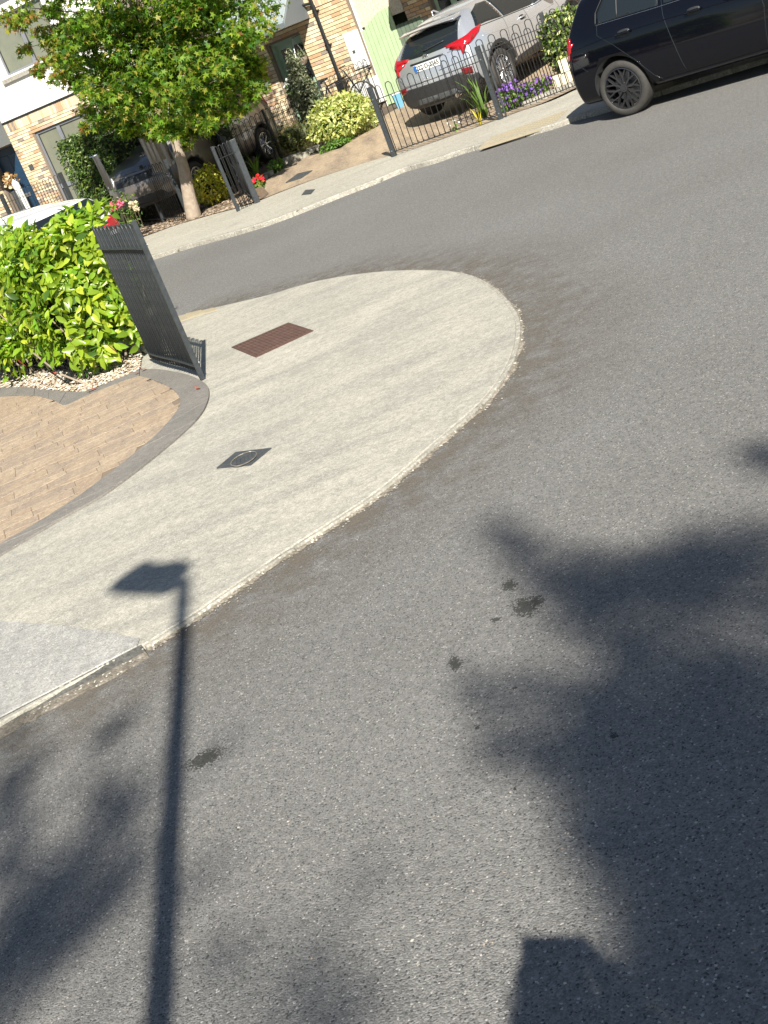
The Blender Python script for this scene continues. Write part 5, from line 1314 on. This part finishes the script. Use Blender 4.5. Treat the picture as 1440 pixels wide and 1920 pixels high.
        to.rotation_euler = (rad(90), 0, rad(-90) if sg < 0 else rad(90)); to.location = (x+sg*.008, y-.02*(1 if sg < 0 else -1), z)
        dg = bpy.context.evaluated_depsgraph_get(); dg.update(); me = bpy.data.meshes.new_from_object(to.evaluated_get(dg)); bpy.data.objects.remove(to)
        t = bpy.data.objects.new('lettering', me); COL.objects.link(t); me.materials.clear(); me.materials.append(PLBLK); t.parent = o
        t.rotation_euler = (rad(90), 0, rad(-90) if sg < 0 else rad(90)); t.location = (x+sg*.008, y-.02*(1 if sg < 0 else -1), z)
        return o

# ---------------- silver crossover
CHR = dict(paint=P_SIL, xr=-.86, xf=3.46, zb=.24, Wm=.895, G=.56, wb=2.64, wr=.345, ar=.40, rim=.235, clad=2, endclad=3, hip=.035, hipx=-.05, bulge=.14,
    T=[(-.86, 1.38), (-.6, 1.42), (-.2, 1.485), (.3, 1.54), (.9, 1.56), (1.35, 1.53), (1.75, 1.43), (2.15, 1.26), (2.5, 1.07), (2.9, 1.0), (3.25, .92), (3.46, .80)],
    B=[(-.86, 1.06), (-.4, 1.12), (.2, 1.10), (1.0, 1.03), (2.0, .98), (2.6, .95), (3.46, .75)],
    W=[(-.86, .80), (-.5, .88), (0, .895), (1.2, .87), (2.6, .895), (3.1, .88), (3.46, .74)],
    xrz=[(.2, -.80), (.45, -.86), (.75, -.86), (.86, -.82), (1.0, -.80), (1.06, -.74), (1.44, -.30), (1.6, -.25)],
    xfz=[(.2, 3.38), (.5, 3.46), (.7, 3.44), (.85, 3.36), (1.0, 3.30)])
cx, cy = 3.99, 23.72
chr_ = Car('crossover_car', 'silver crossover car with red arrow shaped tail lamps parked on the drive behind the railing', (cx, cy, GZ(cx, cy)+.07), rad(45.5), rad(2.2), CHR)
c = chr_
for sd in ('R', 'L'):
    c.patch('rear_side_window', [(-.28, 1.15), (.02, 1.14), (.52, 1.09), (.50, 1.42), (.25, 1.44), (-.05, 1.36)], sd, DGLASS, .004)
    c.patch('front_side_window', [(.56, 1.085), (1.62, 1.02), (2.02, 1.05), (1.62, 1.34), (1.25, 1.44), (.54, 1.43)], sd, DGLASS, .004)
    c.line('window_trim', [(-.33, 1.135), (.5, 1.075), (1.62, 1.0), (2.1, 1.02)], sd, BLACKP, .008)
    c.line('door_gap', [(.50, 1.08), (.46, .9), (.40, .7), (.42, .45), (.50, .34)], sd, BLACKP, .004); c.line('door_gap', [(1.20, 1.05), (1.22, .8), (1.18, .42)], sd, BLACKP, .004); c.line('door_gap', [(2.15, 1.0), (2.22, .8), (2.15, .5), (2.1, .4)], sd, BLACKP, .004)
    c.line('door_crease', [(-.3, .98), (.4, .90), (1.2, .84), (2.1, .86)], sd, P_SIL, .006)
    c.patch('sill_cladding', [(.42, .30), (2.2, .30), (2.2, .40), (1.3, .44), (.5, .40)], sd, BLACKP, .012)
    # wheel arch cladding
    for wx in (0, 2.64):
        arc = [(wx+.46*math.cos(a), .365+.46*math.sin(a)) for a in np.linspace(.1, math.pi-.1, 14)]+[(wx+.405*math.cos(a), .365+.405*math.sin(a)) for a in np.linspace(math.pi-.1, .1, 14)]
        c.patch('arch_cladding', arc, sd, BLACKP, .012)
    c.handle(1.03, .93, sd)
    c.mirror(1.92, 1.05, sd)
    c.wheel(0, sd, 'T', ALLOY); c.wheel(2.64, sd, 'T', ALLOY)
    # tail lamp boomerang: side piece then rear piece
    sg = -1 if sd == 'R' else 1
    c.patch('tail_light', [(-.74, 1.04), (-.40, 1.125), (-.14, 1.15), (-.32, 1.06), (-.52, .99), (-.70, .93)], sd, REDL, .022)
c.patch('tail_light', [(-.80, 1.07), (-.62, 1.045), (-.40, 1.035), (-.42, 1.02), (-.63, 1.0), (-.66, .92), (-.68, .84), (-.74, .93), (-.80, 1.0)], 'B', REDL, .024)
c.patch('tail_light', [(.80, 1.07), (.62, 1.045), (.40, 1.035), (.42, 1.02), (.63, 1.0), (.66, .92), (.68, .84), (.74, .93), (.80, 1.0)], 'B', REDL, .024)
rw = c.patch('rear_window', [(-.62, 1.06), (-.3, 1.04), (0, 1.035), (.3, 1.04), (.62, 1.06), (.55, 1.35), (0, 1.375), (-.55, 1.35)], 'B', DGLASS, .006)
o = c.line('wiper', [(.05, 1.09), (-.36, 1.13)], 'B', BLACKP, .010, off=.02); o.parent = rw
# spoiler
p, _ = c.hit(0, 1.43, 'B')
m_ = MB(); nseg = 10; v = []; f = []
for i in range(nseg+1):
    y = -.58+1.16*i/nseg; bow = .10*(y/.58)**2; v += [(-.22, y, 1.465-.02*(y/.58)**2), (-.60+bow, y, 1.435-.03*(y/.58)**2), (-.58+bow, y, 1.41-.03*(y/.58)**2), (-.24, y, 1.40)]
for i in range(nseg):
    for j in range(4): f.append((4*i+j, 4*i+(j+1) % 4, 4*i+4+(j+1) % 4, 4*i+4+j))
f += [(0, 3, 2, 1), (4*nseg, 4*nseg+1, 4*nseg+2, 4*nseg+3)]
o = mk('spoiler', v, f, P_SIL, None, True); o.parent = c.root; bevel(o, .008, 2)
c.patch('lower_bumper', [(-.80, .30), (.80, .30), (.80, .50), (.55, .60), (-.55, .60), (-.80, .50)], 'B', BLACKP, .016)
c.patch('diffuser_panel', [(-.45, .31), (.45, .31), (.38, .40), (-.38, .40)], 'B', COVG, .024)
c.patch('plate_recess', [(-.36, .74), (.36, .74), (.40, .97), (-.40, .97)], 'B', P_SIL, -.002)
c.line('plate_light_bar', [(-.34, .96), (.34, .96)], 'B', BLACKP, .014, off=.01)
c.plate('222-D-3565', .885)
for sg in (-1, 1): c.patch('reflector', [(sg*.58, .56), (sg*.74, .53), (sg*.76, .63), (sg*.60, .65)][::sg], 'B', DREDL, .020)
c.line('tailgate_gap', [(-.70, .78), (-.60, .66), (.60, .66), (.70, .78)], 'B', BLACKP, .004)
# emblem: two crossed ovals in an oval ring
p, _ = c.hit(0, 1.015, 'B'); ex = p.x-.012; em = MB()
for (ry, rz, cz) in ((.060, .042, 0), (.022, .040, 0), (.044, .016, .012)):
    em.tube([(ex, ry*math.cos(a), 1.015+cz+rz*math.sin(a)) for a in [k*math.pi/12 for k in range(25)]], .005, 6, False)
o = em.out('badge', CHROME, None, True); o.parent = c.root
c.line('badge_script', [(-.42, .955), (-.60, .965)], 'B', CHROME, .004, off=.004)
# shark fin and roof
m_ = MB().tube([(.02, 0, 1.53), (-.10, 0, 1.60), (-.16, 0, 1.60), (-.17, 0, 1.53)], [.02, .012, .01, .012], 8); o = m_.out('roof_aerial', P_SIL, None, True); o.parent = c.root
c.patch('windscreen', [(1.78, -.5), (2.42, -.66), (2.5, 0), (2.42, .66), (1.78, .5), (1.70, 0)], 'T', DGLASS, .004)
c.patch('headlight', [(-.85, .78), (-.5, .72), (-.55, .66), (-.82, .66)], 'F', CLRL, .01); c.patch('headlight', [(.85, .78), (.5, .72), (.55, .66), (.82, .66)], 'F', CLRL, .01)
m_ = MB().tube([(-.74, -.42, .30), (-.90, -.42, .29)], .035, 12); o = m_.out('exhaust', CHROME, None); o.parent = c.root

# ---------------- black hatchback
GOLF = dict(paint=P_BLK, xr=-.80, xf=3.45, zb=.20, Wm=.895, G=.60, wb=2.62, wr=.322, ar=.365, rim=.238, clad=1, endclad=1, hip=.012, hipx=0, bulge=.10,
    T=[(-.80, 1.44), (-.5, 1.50), (0, 1.54), (.6, 1.555), (1.1, 1.54), (1.5, 1.48), (2.0, 1.24), (2.35, 1.06), (2.8, .94), (3.2, .86), (3.45, .74)],
    B=[(-.80, 1.07), (0, 1.06), (1.2, 1.03), (2.2, .98), (3.45, .70)],
    W=[(-.80, .80), (-.4, .875), (0, .89), (1.2, .895), (2.6, .89), (3.1, .87), (3.45, .74)],
    xrz=[(.2, -.74), (.45, -.80), (.62, -.80), (.75, -.775), (.95, -.74), (1.1, -.66), (1.38, -.46), (1.5, -.42)],
    xfz=[(.2, 3.38), (.5, 3.45), (.7, 3.42), (.85, 3.3)])
gy = rad(-47); gr = Vector((math.sin(gy), -math.cos(gy)))   # right side normal
gc = G(1180, 216).xy - gr*.80 + Vector((math.cos(gy), math.sin(gy)))*0.06
golf = Car('hatchback_car', 'black hatchback with black star spoke wheels parked half on the far kerb', (gc.x, gc.y, .0), gy, 0, GOLF)
c = golf
for sd in ('R', 'L'):
    c.patch('rear_side_window', [(-.10, 1.095), (.70, 1.077), (.72, 1.523), (.30, 1.535), (.08, 1.464), (-.12, 1.190)], sd, DGLASS, .004)
    c.patch('front_side_window', [(.77, 1.077), (1.72, 1.065), (1.78, 1.119), (1.42, 1.452), (1.15, 1.517), (.78, 1.529)], sd, DGLASS, .004)
    c.line('window_trim', [(-.14, 1.085), (.7, 1.062), (1.8, 1.053)], sd, CHROME, .004, off=.002)
    c.line('window_trim', [(-.14, 1.095), (-.13, 1.214), (.07, 1.482), (.3, 1.553), (.8, 1.553), (1.2, 1.535)], sd, BLACKP, .006)
    c.line('window_divider', [(.16, 1.095), (.17, 1.488)], sd, BLACKP, .008, off=.004)
    c.line('door_gap', [(-.12, 1.095), (-.13, 0.976), (.05, 0.833), (.28, 0.595), (.45, 0.360), (.52, 0.300)], sd, DGLASS, .004); c.line('door_gap', [(.74, 1.535), (.745, 0.976), (.80, 0.619), (.84, 0.320)], sd, DGLASS, .0045); c.line('door_gap', [(1.86, 1.047), (1.92, 0.738), (1.84, 0.320)], sd, DGLASS, .004)
    c.line('shoulder_crease', [(-.62, 0.893), (0, 0.928), (.8, 0.916), (1.9, 0.881), (2.9, 0.809)], sd, P_BLK, .007)
    c.line('sill_line', [(.46, 0.290), (1.2, 0.285), (2.1, 0.290)], sd, P_BLK, .010)
    c.handle(.22, .92, sd); c.handle(1.12, .91, sd)
    c.mirror(1.72, 1.07, sd)
    c.patch('tail_light', [(-.82, 1.071), (-.54, 1.03), (-.56, 0.881), (-.60, 0.857), (-.82, 0.845)], sd, REDL, .010)
    c.patch('reversing_light', [(-.82, 0.839), (-.60, 0.851), (-.62, 0.792), (-.82, 0.786)], sd, CLRL, .010)
    c.line('bumper_gap', [(-.80, 0.774), (-.55, 0.762), (-.38, 0.619)], sd, DGLASS, .004)
    c.wheel(0, sd, 'Y', GALLOY, .215); c.wheel(2.62, sd, 'Y', GALLOY, .215)
for sg in (-1, 1): c.patch('tail_light', [(sg*.80, .97), (sg*.45, .95), (sg*.42, .80), (sg*.80, .79)][::sg], 'B', REDL, .012)
c.patch('rear_window', [(-.6, 1.119), (.6, 1.119), (.5, 1.488), (-.5, 1.488)], 'B', DGLASS, .005)
c.patch('windscreen', [(1.48, -.52), (2.15, -.68), (2.25, 0), (2.15, .68), (1.48, .52), (1.42, 0)], 'T', DGLASS, .004)
for sg in (-1, 1): c.patch('headlight', [(sg*.82, .72), (sg*.42, .68), (sg*.45, .58), (sg*.82, .60)][::sg], 'F', CLRL, .01)

# ---------------- generic family cars
def family(name, label, paintm, loc, yaw, tall=1.0, group=None, lamp_high=False, style='S', pitch=0, front_plate=None):
    t = tall
    sp = dict(paint=paintm, xr=-.85, xf=3.5, zb=.24, Wm=.89, G=.63, wb=2.65, wr=.335, ar=.385, rim=.225, clad=1, endclad=2, hip=.01, hipx=0, bulge=.08, n=8,
        T=[(-.85, 1.38*t), (-.5, 1.44*t), (.2, 1.48*t), (1.0, 1.48*t), (1.45, 1.42*t), (1.9, 1.22*t), (2.3, 1.03*t), (2.8, .98*t), (3.2, .9*t), (3.5, .76*t)],
        B=[(-.85, 1.0*t), (1.2, .96*t), (2.2, .94*t), (3.5, .72*t)], W=[(-.85, .82), (-.4, .88), (1.2, .89), (2.7, .885), (3.1, .87), (3.5, .76)],
        xrz=[(.2, -.80), (.5, -.85), (.8, -.83), (1.0*t, -.80), (1.4*t, -.62), (2, -.6)], xfz=[(.2, 3.42), (.5, 3.5), (.75, 3.47), (.9, 3.4), (1.1, 3.36)])
    c = Car(name, label, loc, yaw, pitch, sp, group)
    for sd in ('R', 'L'):
        c.patch('rear_side_window', [(-.35, 1.06*t), (.70, 1.01*t), (.72, 1.36*t), (-.05, 1.36*t), (-.35, 1.25*t)], sd, DGLASS, .004)
        c.patch('front_side_window', [(.78, 1.01*t), (1.75, .985*t), (1.72, 1.08*t), (1.32, 1.34*t), (.78, 1.37*t)], sd, DGLASS, .004)
        c.line('door_gap', [(.74, 1.38*t), (.75, .8), (.80, .34)], sd, BLACKP, .004); c.line('door_gap', [(-.02, .95), (.3, .55), (.42, .34)], sd, BLACKP, .004)
        c.handle(.45, .90*t, sd); c.mirror(1.78, 1.0*t, sd)
        if lamp_high: c.patch('tail_light', [(-.86, .90*t), (-.62, .90*t), (-.50, 1.22*t), (-.30, 1.40*t), (-.42, 1.42*t), (-.70, 1.34*t), (-.84, 1.1*t)], sd, REDL, .012)
        else: c.patch('tail_light', [(-.86, 1.06*t), (-.60, 1.03*t), (-.35, .98*t), (-.52, .90*t), (-.86, .86*t)], sd, REDL, .012)
        c.wheel(0, sd, style, ALLOY); c.wheel(2.65, sd, style, ALLOY)
    for sg in (-1, 1):
        c.patch('tail_light', [(sg*.80, 1.03*t), (sg*.50, .99*t), (sg*.52, .88*t), (sg*.80, .86*t)][::sg], 'B', REDL, .012)
        c.patch('headlight', [(sg*.82, .84*t), (sg*.48, .74*t), (sg*.50, .64*t), (sg*.78, .64*t), (sg*.84, .72*t)][::sg], 'F', CLRL, .014)
        c.patch('headlight', [(2.95, sg*.84), (3.3, sg*.80), (3.42, sg*.5), (3.3, sg*.5), (3.1, sg*.7)][::-sg], 'T', CLRL, .010)
    c.patch('rear_window', [(-.66, 1.08*t), (.66, 1.08*t), (.58, 1.34*t), (-.58, 1.34*t)], 'B', DGLASS, .005)
    c.patch('windscreen', [(1.44, -.54), (2.14, -.70), (2.24, 0), (2.14, .70), (1.44, .54), (1.38, 0)], 'T', DGLASS, .004)
    c.patch('grille', [(-.42, .60*t), (.42, .60*t), (.46, .72*t), (-.46, .72*t)], 'F', BLACKP, .008); c.patch('lower_grille', [(-.6, .30), (.6, .30), (.5, .44), (-.5, .44)], 'F', BLACKP, .010)
    c.plate('03-D-7142' if False else '', .52, 'F') if front_plate else None
    return c
hN = math.atan2(-NB.y, -NB.x)
bl = T(285, 372); bl = AT(262, 372, 28.2)
fwd = Vector((-NB.x, -NB.y))
blc = Vector((-2.05, 28.35))-fwd*3.4
blue = family('family_car', 'silver blue car facing the road between the ivy hedge and the street tree', P_BLU, (blc.x, blc.y, GZ(-2.2, 29.5)), hN, 1.08, front_plate=True)
# blue green air freshener shade behind its windscreen shows as a patterned panel
tq = T(512, 300); ln = Vector((-fwd.y, fwd.x))
tc_ = Vector((tq.x, tq.y))-ln*.86
tau = family('estate_car', 'taupe car in the shade with a red tail lamp strip beside the garden railing', P_TAU, (tc_.x, tc_.y, GZ(tc_.x, tc_.y)), hN, 1.16, lamp_high=True)
wh_h = Vector((-.80, .60)); wy = math.atan2(wh_h.y, wh_h.x); wl = Vector((-wh_h.y, wh_h.x))
rc = G(150, 380, 1.40); wc = rc.xy+wh_h*.52-wl*.62+Vector((-.85, .8))
white = family('family_car', 'white car parked behind the laurel hedge, roof and one red tail lamp showing', P_WHT, (wc.x, wc.y, 0), wy, 1.0)
rc2 = AT(8, 393, 21.5); wc2 = rc2.xy+wh_h*.8-wl*.8
w2 = family('family_car', 'second white car at the far left edge, beyond the nearer white car', P_WHT, (wc2.x, wc2.y, 0.0), wy, .92)

# ================================================================== THINGS BEHIND THE VIEWER WHOSE SHADOWS FALL INTO VIEW
TE = math.tan(SUN_EL)
def up_sun(x, y, h): return Vector((x, y-h/TE, h))
# lamp post
lx, ly = -1.045, 6.38; LHT = 6.2; base = up_sun(lx, ly, LHT)
lp_ = empty('lamp_post', (lx, base.y, 0), 'slim grey street lamp whose long shadow crosses the road and pavement', 'street lamp')
MB().tube([(lx-.075, base.y, 0), (lx-.062, base.y, 1.2)], .07, 16).out('base_sleeve', METAL, lp_, True); MB().tube([(lx-.062, base.y, 1.15), (lx, base.y, LHT+.02)], [.052, .040], 14).out('pole', METAL, lp_, True)
hd_ = MB(); prof = [(.045, .14), (-.05, -.05), (-.10, -.04), (-.24, .08), (-.44, .26), (-.40, .34), (-.30, .40), (-.23, .42), (-.15, .30), (-.08, .24), (.03, .20)]
v = []; nP = len(prof)
for sy, k in ((-.10, .75), (0, 1), (.10, .75)):
    cxm = sum(p[0] for p in prof)/nP; czm = sum(p[1] for p in prof)/nP
    v += [(lx+cxm+(p[0]-cxm)*k, base.y+sy, LHT+czm+(p[1]-czm)*k) for p in prof]
f = []
for i in range(2):
    for j in range(nP): f.append((i*nP+j, i*nP+(j+1) % nP, (i+1)*nP+(j+1) % nP, (i+1)*nP+j))
f += [tuple(range(nP-1, -1, -1)), tuple(range(2*nP, 3*nP))]
mk('lamp_head', v, f, METAL, lp_)
# big roadside trees (crowns cast the soft leaf shade)
def shade_tree(label, trunk_xy, blobs, dens, hbase=9.0, extra=()):
    e = empty('roadside_tree', (trunk_xy[0], trunk_xy[1], 0), label, 'tree', None)
    P_ = []; lm = MB(); top = Vector((trunk_xy[0], trunk_xy[1], hbase*.72)); N_ = []
    MB().tube([(trunk_xy[0], trunk_xy[1], -.05), (trunk_xy[0]+.05, trunk_xy[1], 2.5), tuple(top), (trunk_xy[0]-.2, trunk_xy[1]+.3, hbase*1.05)], [.24, .17, .12, .04], 14).out('trunk', BARK, e, True)
    for px, py, r_, n_ in blobs:
        g_ = G(px, py); h = hbase+random.uniform(-1.2, 1.2); c_ = up_sun(g_.x, g_.y, h)
        p, nn = blob_points(c_, r_, int(n_*dens), 1.0, (1, 1.1, 1)); P_.append(p); N_.append(nn)
        m = top.lerp(c_, .55)+Vector((0, 0, .3)); lm.tube([top, m, c_], [.05, .028, .008], 6)
    for x, y, r_, n_ in extra:
        h = hbase+random.uniform(-1.2, 1.2); c_ = up_sun(x, y, h); p, nn = blob_points(c_, r_, int(n_*dens), 1.0); P_.append(p); N_.append(nn)
        m = top.lerp(c_, .55)+Vector((0, 0, .3)); lm.tube([top, m, c_], [.05, .028, .008], 6)
    lm.out('limbs', BARK, e, True); leafcloud(e, np.concatenate(P_), np.concatenate(N_), .085, 'oval', L_TREE[:3], 0, 1.2, stuff='crown')
rb_ = [(925, 990, .10, 45), (955, 1012, .10, 90), (1000, 1050, .13, 90), (1050, 1085, .16, 170), (1115, 1095, .19, 260), (1125, 1150, .17, 180), (1190, 1100, .19, 240), (1265, 1065, .19, 190), (1330, 1030, .19, 190), (1400, 1010, .20, 220), (1440, 1060, .18, 130), (1330, 1090, .15, 80), (1210, 1160, .17, 130), (1060, 1170, .12, 45), (1440, 1130, .15, 80), (1300, 1150, .16, 70), (1150, 1225, .14, 90),
    (1240, 1240, .17, 180), (1330, 1260, .18, 200), (1410, 1290, .22, 300), (1180, 1290, .15, 160), (1100, 1290, .13, 80), (1020, 1290, .11, 60), (930, 1290, .12, 55), (870, 1288, .10, 26), (1280, 1330, .17, 240), (1370, 1370, .19, 320), (1440, 1400, .2, 340), (1060, 1370, .13, 150), (985, 1390, .11, 90), (920, 1395, .10, 45), (1120, 1385, .12, 150), (1060, 1440, .12, 130), (1110, 1490, .11, 120), (1190, 1385, .12, 130), (1270, 1420, .13, 170), (1190, 1460, .12, 60), (1330, 1470, .16, 300), (1420, 1500, .18, 360), (1160, 1560, .13, 200), (1090, 1555, .09, 60), (1250, 1530, .14, 230), (1340, 1580, .16, 330), (1430, 1610, .17, 360), (1220, 1620, .12, 200), (1160, 1640, .09, 60), (1290, 1680, .13, 260), (1380, 1710, .15, 340), (1440, 1740, .15, 300), (1250, 1740, .10, 120), (1330, 1800, .12, 240), (1410, 1840, .13, 280), (1225, 1810, .10, 110), (1190, 1740, .09, 60), (1215, 1880, .10, 130), (1275, 1850, .10, 130), (1340, 1890, .10, 200), (1430, 1910, .10, 220), (1428, 850, .08, 110), (1440, 872, .07, 70)]
rx_ = [(x, y, .35, 900) for x, y in ((1.95, 4.4), (2.3, 4.0), (1.75, 3.9), (1.2, 3.4), (2.0, 3.2), (1.1, 2.7), (1.7, 2.4), (2.6, 3.0), (.9, 2.0), (1.5, 1.7), (2.4, 1.9), (2.9, 4.2), (3.0, 2.4), (.7, 1.4))]+[(2.3, 5.3, .3, 250), (3.1, 5.0, .35, 500)]
shade_tree('tall roadside tree behind the viewer shading the right side of the road', (3.4, -12.8), rb_, .62, 12.5, rx_)
lb_ = [(20, 1380, .13, 60), (10, 1470, .15, 90), (70, 1430, .10, 30), (220, 1360, .12, 36), (200, 1470, .13, 45), (250, 1500, .13, 60), (200, 1570, .13, 75), (140, 1620, .12, 75), (90, 1660, .12, 60), (20, 1620, .15, 120), (240, 1650, .12, 70), (180, 1700, .12, 75), (110, 1740, .12, 70), (40, 1730, .14, 110), (0, 1800, .14, 150), (70, 1790, .10, 50), (370, 1660, .11, 26), (480, 1800, .10, 16), (620, 1840, .12, 34), (700, 1880, .10, 22), (560, 1900, .10, 24), (420, 1760, .10, 18), (680, 1650, .12, 14), (430, 1380, .08, 12), (10, 1540, .12, 60)]
lx_ = [(x, y, .3, 450) for x, y in ((-2.3, 4.6), (-2.2, 3.9), (-2.6, 4.3), (-1.95, 3.3), (-2.0, 2.8), (-2.6, 3.3))]
shade_tree('slender roadside tree behind the viewer shading the lower left of the road', (-3.8, -11.5), lb_, .85, 11.5, lx_)
# person holding the camera phone up (only the shadow of hands and phone enters the view)
pe = empty('person', (-.03, -.24, .49), 'person in dark jacket and jeans holding a phone above head height with both hands', 'person')
SKIN = mat('skin', (.48, .28, .20), .5); JACK = mat('navy_jacket', (.03, .04, .07), .8, bump=.3, bscale=40); JEAN = mat('blue_jeans', (.05, .08, .15), .85, bump=.3, bscale=150); HAIR = mat('brown_hair', (.05, .03, .02), .6); SHOE = mat('white_trainers', (.6, .6, .58), .6)
def skin_body(name, verts, edges, radii, m, parent, rootv=0, lvl=2):
    me = bpy.data.meshes.new(name); me.from_pydata(verts, edges, []); o = bpy.data.objects.new(name, me); COL.objects.link(o)
    sm = o.modifiers.new('sk', 'SKIN'); ly = me.skin_vertices[0].data if me.skin_vertices else None
    if ly is None:
        bpy.context.view_layer.objects.active = o; dg = bpy.context.evaluated_depsgraph_get()
    for i, r_ in enumerate(radii): me.skin_vertices[0].data[i].radius = (r_, r_) if not isinstance(r_, tuple) else r_
    me.skin_vertices[0].data[rootv].use_root = True
    o.modifiers.new('ss', 'SUBSURF').levels = lvl; o.modifiers['ss'].render_levels = lvl
    dg = bpy.context.evaluated_depsgraph_get(); dg.update(); nm_ = bpy.data.meshes.new_from_object(o.evaluated_get(dg)); o.modifiers.clear(); o.data = nm_
    nm_.materials.clear(); nm_.materials.append(m); nm_.polygons.foreach_set('use_smooth', [True]*len(nm_.polygons)); o.parent = parent; return o
bv = [(0, 0, .95), (0, 0, 1.12), (0, .01, 1.30), (0, 0, 1.43), (0, .01, 1.52), (0, .03, 1.63), (0, .03, 1.73),
      (-.10, 0, .90), (-.12, .02, .50), (-.13, 0, .09), (-.13, .13, .05), (.10, 0, .90), (.12, .02, .50), (.13, 0, .09), (.13, .13, .05),
      (-.19, 0, 1.42), (-.175, .12, 1.22), (-.11, .20, 1.47), (.19, 0, 1.42), (.175, .12, 1.22), (.11, .20, 1.47), (-.095, .21, 1.54), (.095, .21, 1.54)]
be = [(0, 1), (1, 2), (2, 3), (3, 4), (4, 5), (5, 6), (0, 7), (7, 8), (8, 9), (9, 10), (0, 11), (11, 12), (12, 13), (13, 14), (3, 15), (15, 16), (16, 17), (3, 18), (18, 19), (19, 20), (17, 21), (20, 22)]
br = [(.15, .11), (.13, .10), (.16, .11), (.10, .09), .055, .085, .075, .095, .06, .045, .04, .095, .06, .045, .04, .065, .05, .034, .065, .05, .034, .03, .03]
skin_body('body', bv, be, br, SKIN, pe)
tv = [bv[i] for i in (0, 1, 2, 3, 15, 16, 17, 18, 19, 20)]
skin_body('jacket', tv, [(0, 1), (1, 2), (2, 3), (3, 4), (4, 5), (5, 6), (3, 7), (7, 8), (8, 9)], [(.17, .13), (.15, .12), (.18, .13), (.13, .11), .085, .070, .062, .085, .070, .062], JACK, pe)
jv = [bv[i] for i in (0, 7, 8, 9, 11, 12, 13)]
skin_body('jeans', jv, [(0, 1), (1, 2), (2, 3), (0, 4), (4, 5), (5, 6)], [(.16, .12), .11, .078, .062, .11, .078, .062], JEAN, pe)
for sx in (-1, 1):
    skin_body('shoe', [(sx*.13, -.03, .05), (sx*.13, .07, .05), (sx*.135, .17, .04)], [(0, 1), (1, 2)], [.05, .048, .035], SHOE, pe)
    # hand: palm + four fingers + thumb closing on the phone edge
    hv = [(sx*.095, .215, 1.53), (sx*.092, .22, 1.57), (sx*.088, .228, 1.61)]; skin_body('palm', hv, [(0, 1), (1, 2)], [.026, (.020, .038), (.018, .034)], SKIN, pe)
    for k, (z0, ln_) in enumerate(((1.585, .075), (1.605, .082), (1.625, .078), (1.645, .062))):
        skin_body('finger', [(sx*.088, .23, z0-.01), (sx*.096, .255, z0+.003), (sx*(.094-ln_*.35), .275, z0+.006), (sx*(.094-ln_*.75), .275, z0+.007)], [(0, 1), (1, 2), (2, 3)], [.011, .010, .009, .0075], SKIN, pe, lvl=1)
    skin_body('thumb', [(sx*.085, .22, 1.57), (sx*.08, .23, 1.61), (sx*.06, .24, 1.64)], [(0, 1), (1, 2)], [.014, .012, .010], SKIN, pe, lvl=1)
    m_ = MB().tube([(sx*.075+.0, .02, 1.66), (sx*.088, .03, 1.665)], [.02, .028], 8); o = m_.out('ear', SKIN, None, True); o.parent = pe
    m_ = MB().tube([(sx*.03, .105, 1.675), (sx*.03, .118, 1.675)], [.012, .008], 8); o = m_.out('eye', DGLASS, None, True); o.parent = pe
o = MB().tube([(0, .105, 1.67), (0, .132, 1.635), (0, .11, 1.625)], [.010, .016, .010], 8).out('nose', SKIN, None, True); o.parent = pe
o = MB().tube([(-.025, .105, 1.595), (0, .112, 1.593), (.025, .105, 1.595)], [.004, .007, .004], 6).out('mouth', DREDL, None, True); o.parent = pe
P_, N_ = blob_points((0, .0, 1.70), 0.135, 3200, .25, (1.1, .95, .98)); k = (P_[:, 1] < .05) | (P_[:, 2] > 1.74); ORG[pe] = Vector((0, 0, 0))
h_ = leafcloud(pe, P_[k], N_[k], .05, 'blade', [HAIR], 0, .4, stuff='hair')
bl_ = empty('added_block', (0, -.35, 0), 'added unseen concrete block lifting the person with the phone to place the shadow', 'block')
bevel(MB().box((0, -.36, .245), .4, .35, .245).out('block_body', CONC2, bl_), .02)  # unseen block added to raise the person so the shadow fits
# phone: just behind the lens, tilted exactly as the picture is
ph = empty('phone', (0, 0, 0), 'smartphone in a dark case held upright at a tilt by both hands', 'phone')
UPc = -DN; c0 = Vector((0, 0, CAMH))-FW*.022-RT*.022-UPc*.045
ax = (RT, UPc, FW)
o = MB().box(c0, .080, .078, .005, ax).out('case', BLACKP, ph); bevel(o, .006, 2)
o = MB().box(c0-FW*.0068, .066, .072, .001, ax).out('screen', DGLASS, ph)
o = MB().tube([Vector((0, 0, CAMH))-FW*.017, Vector((0, 0, CAMH))-FW*.0125], .012, 12).out('camera_bump', BLACKP, ph)
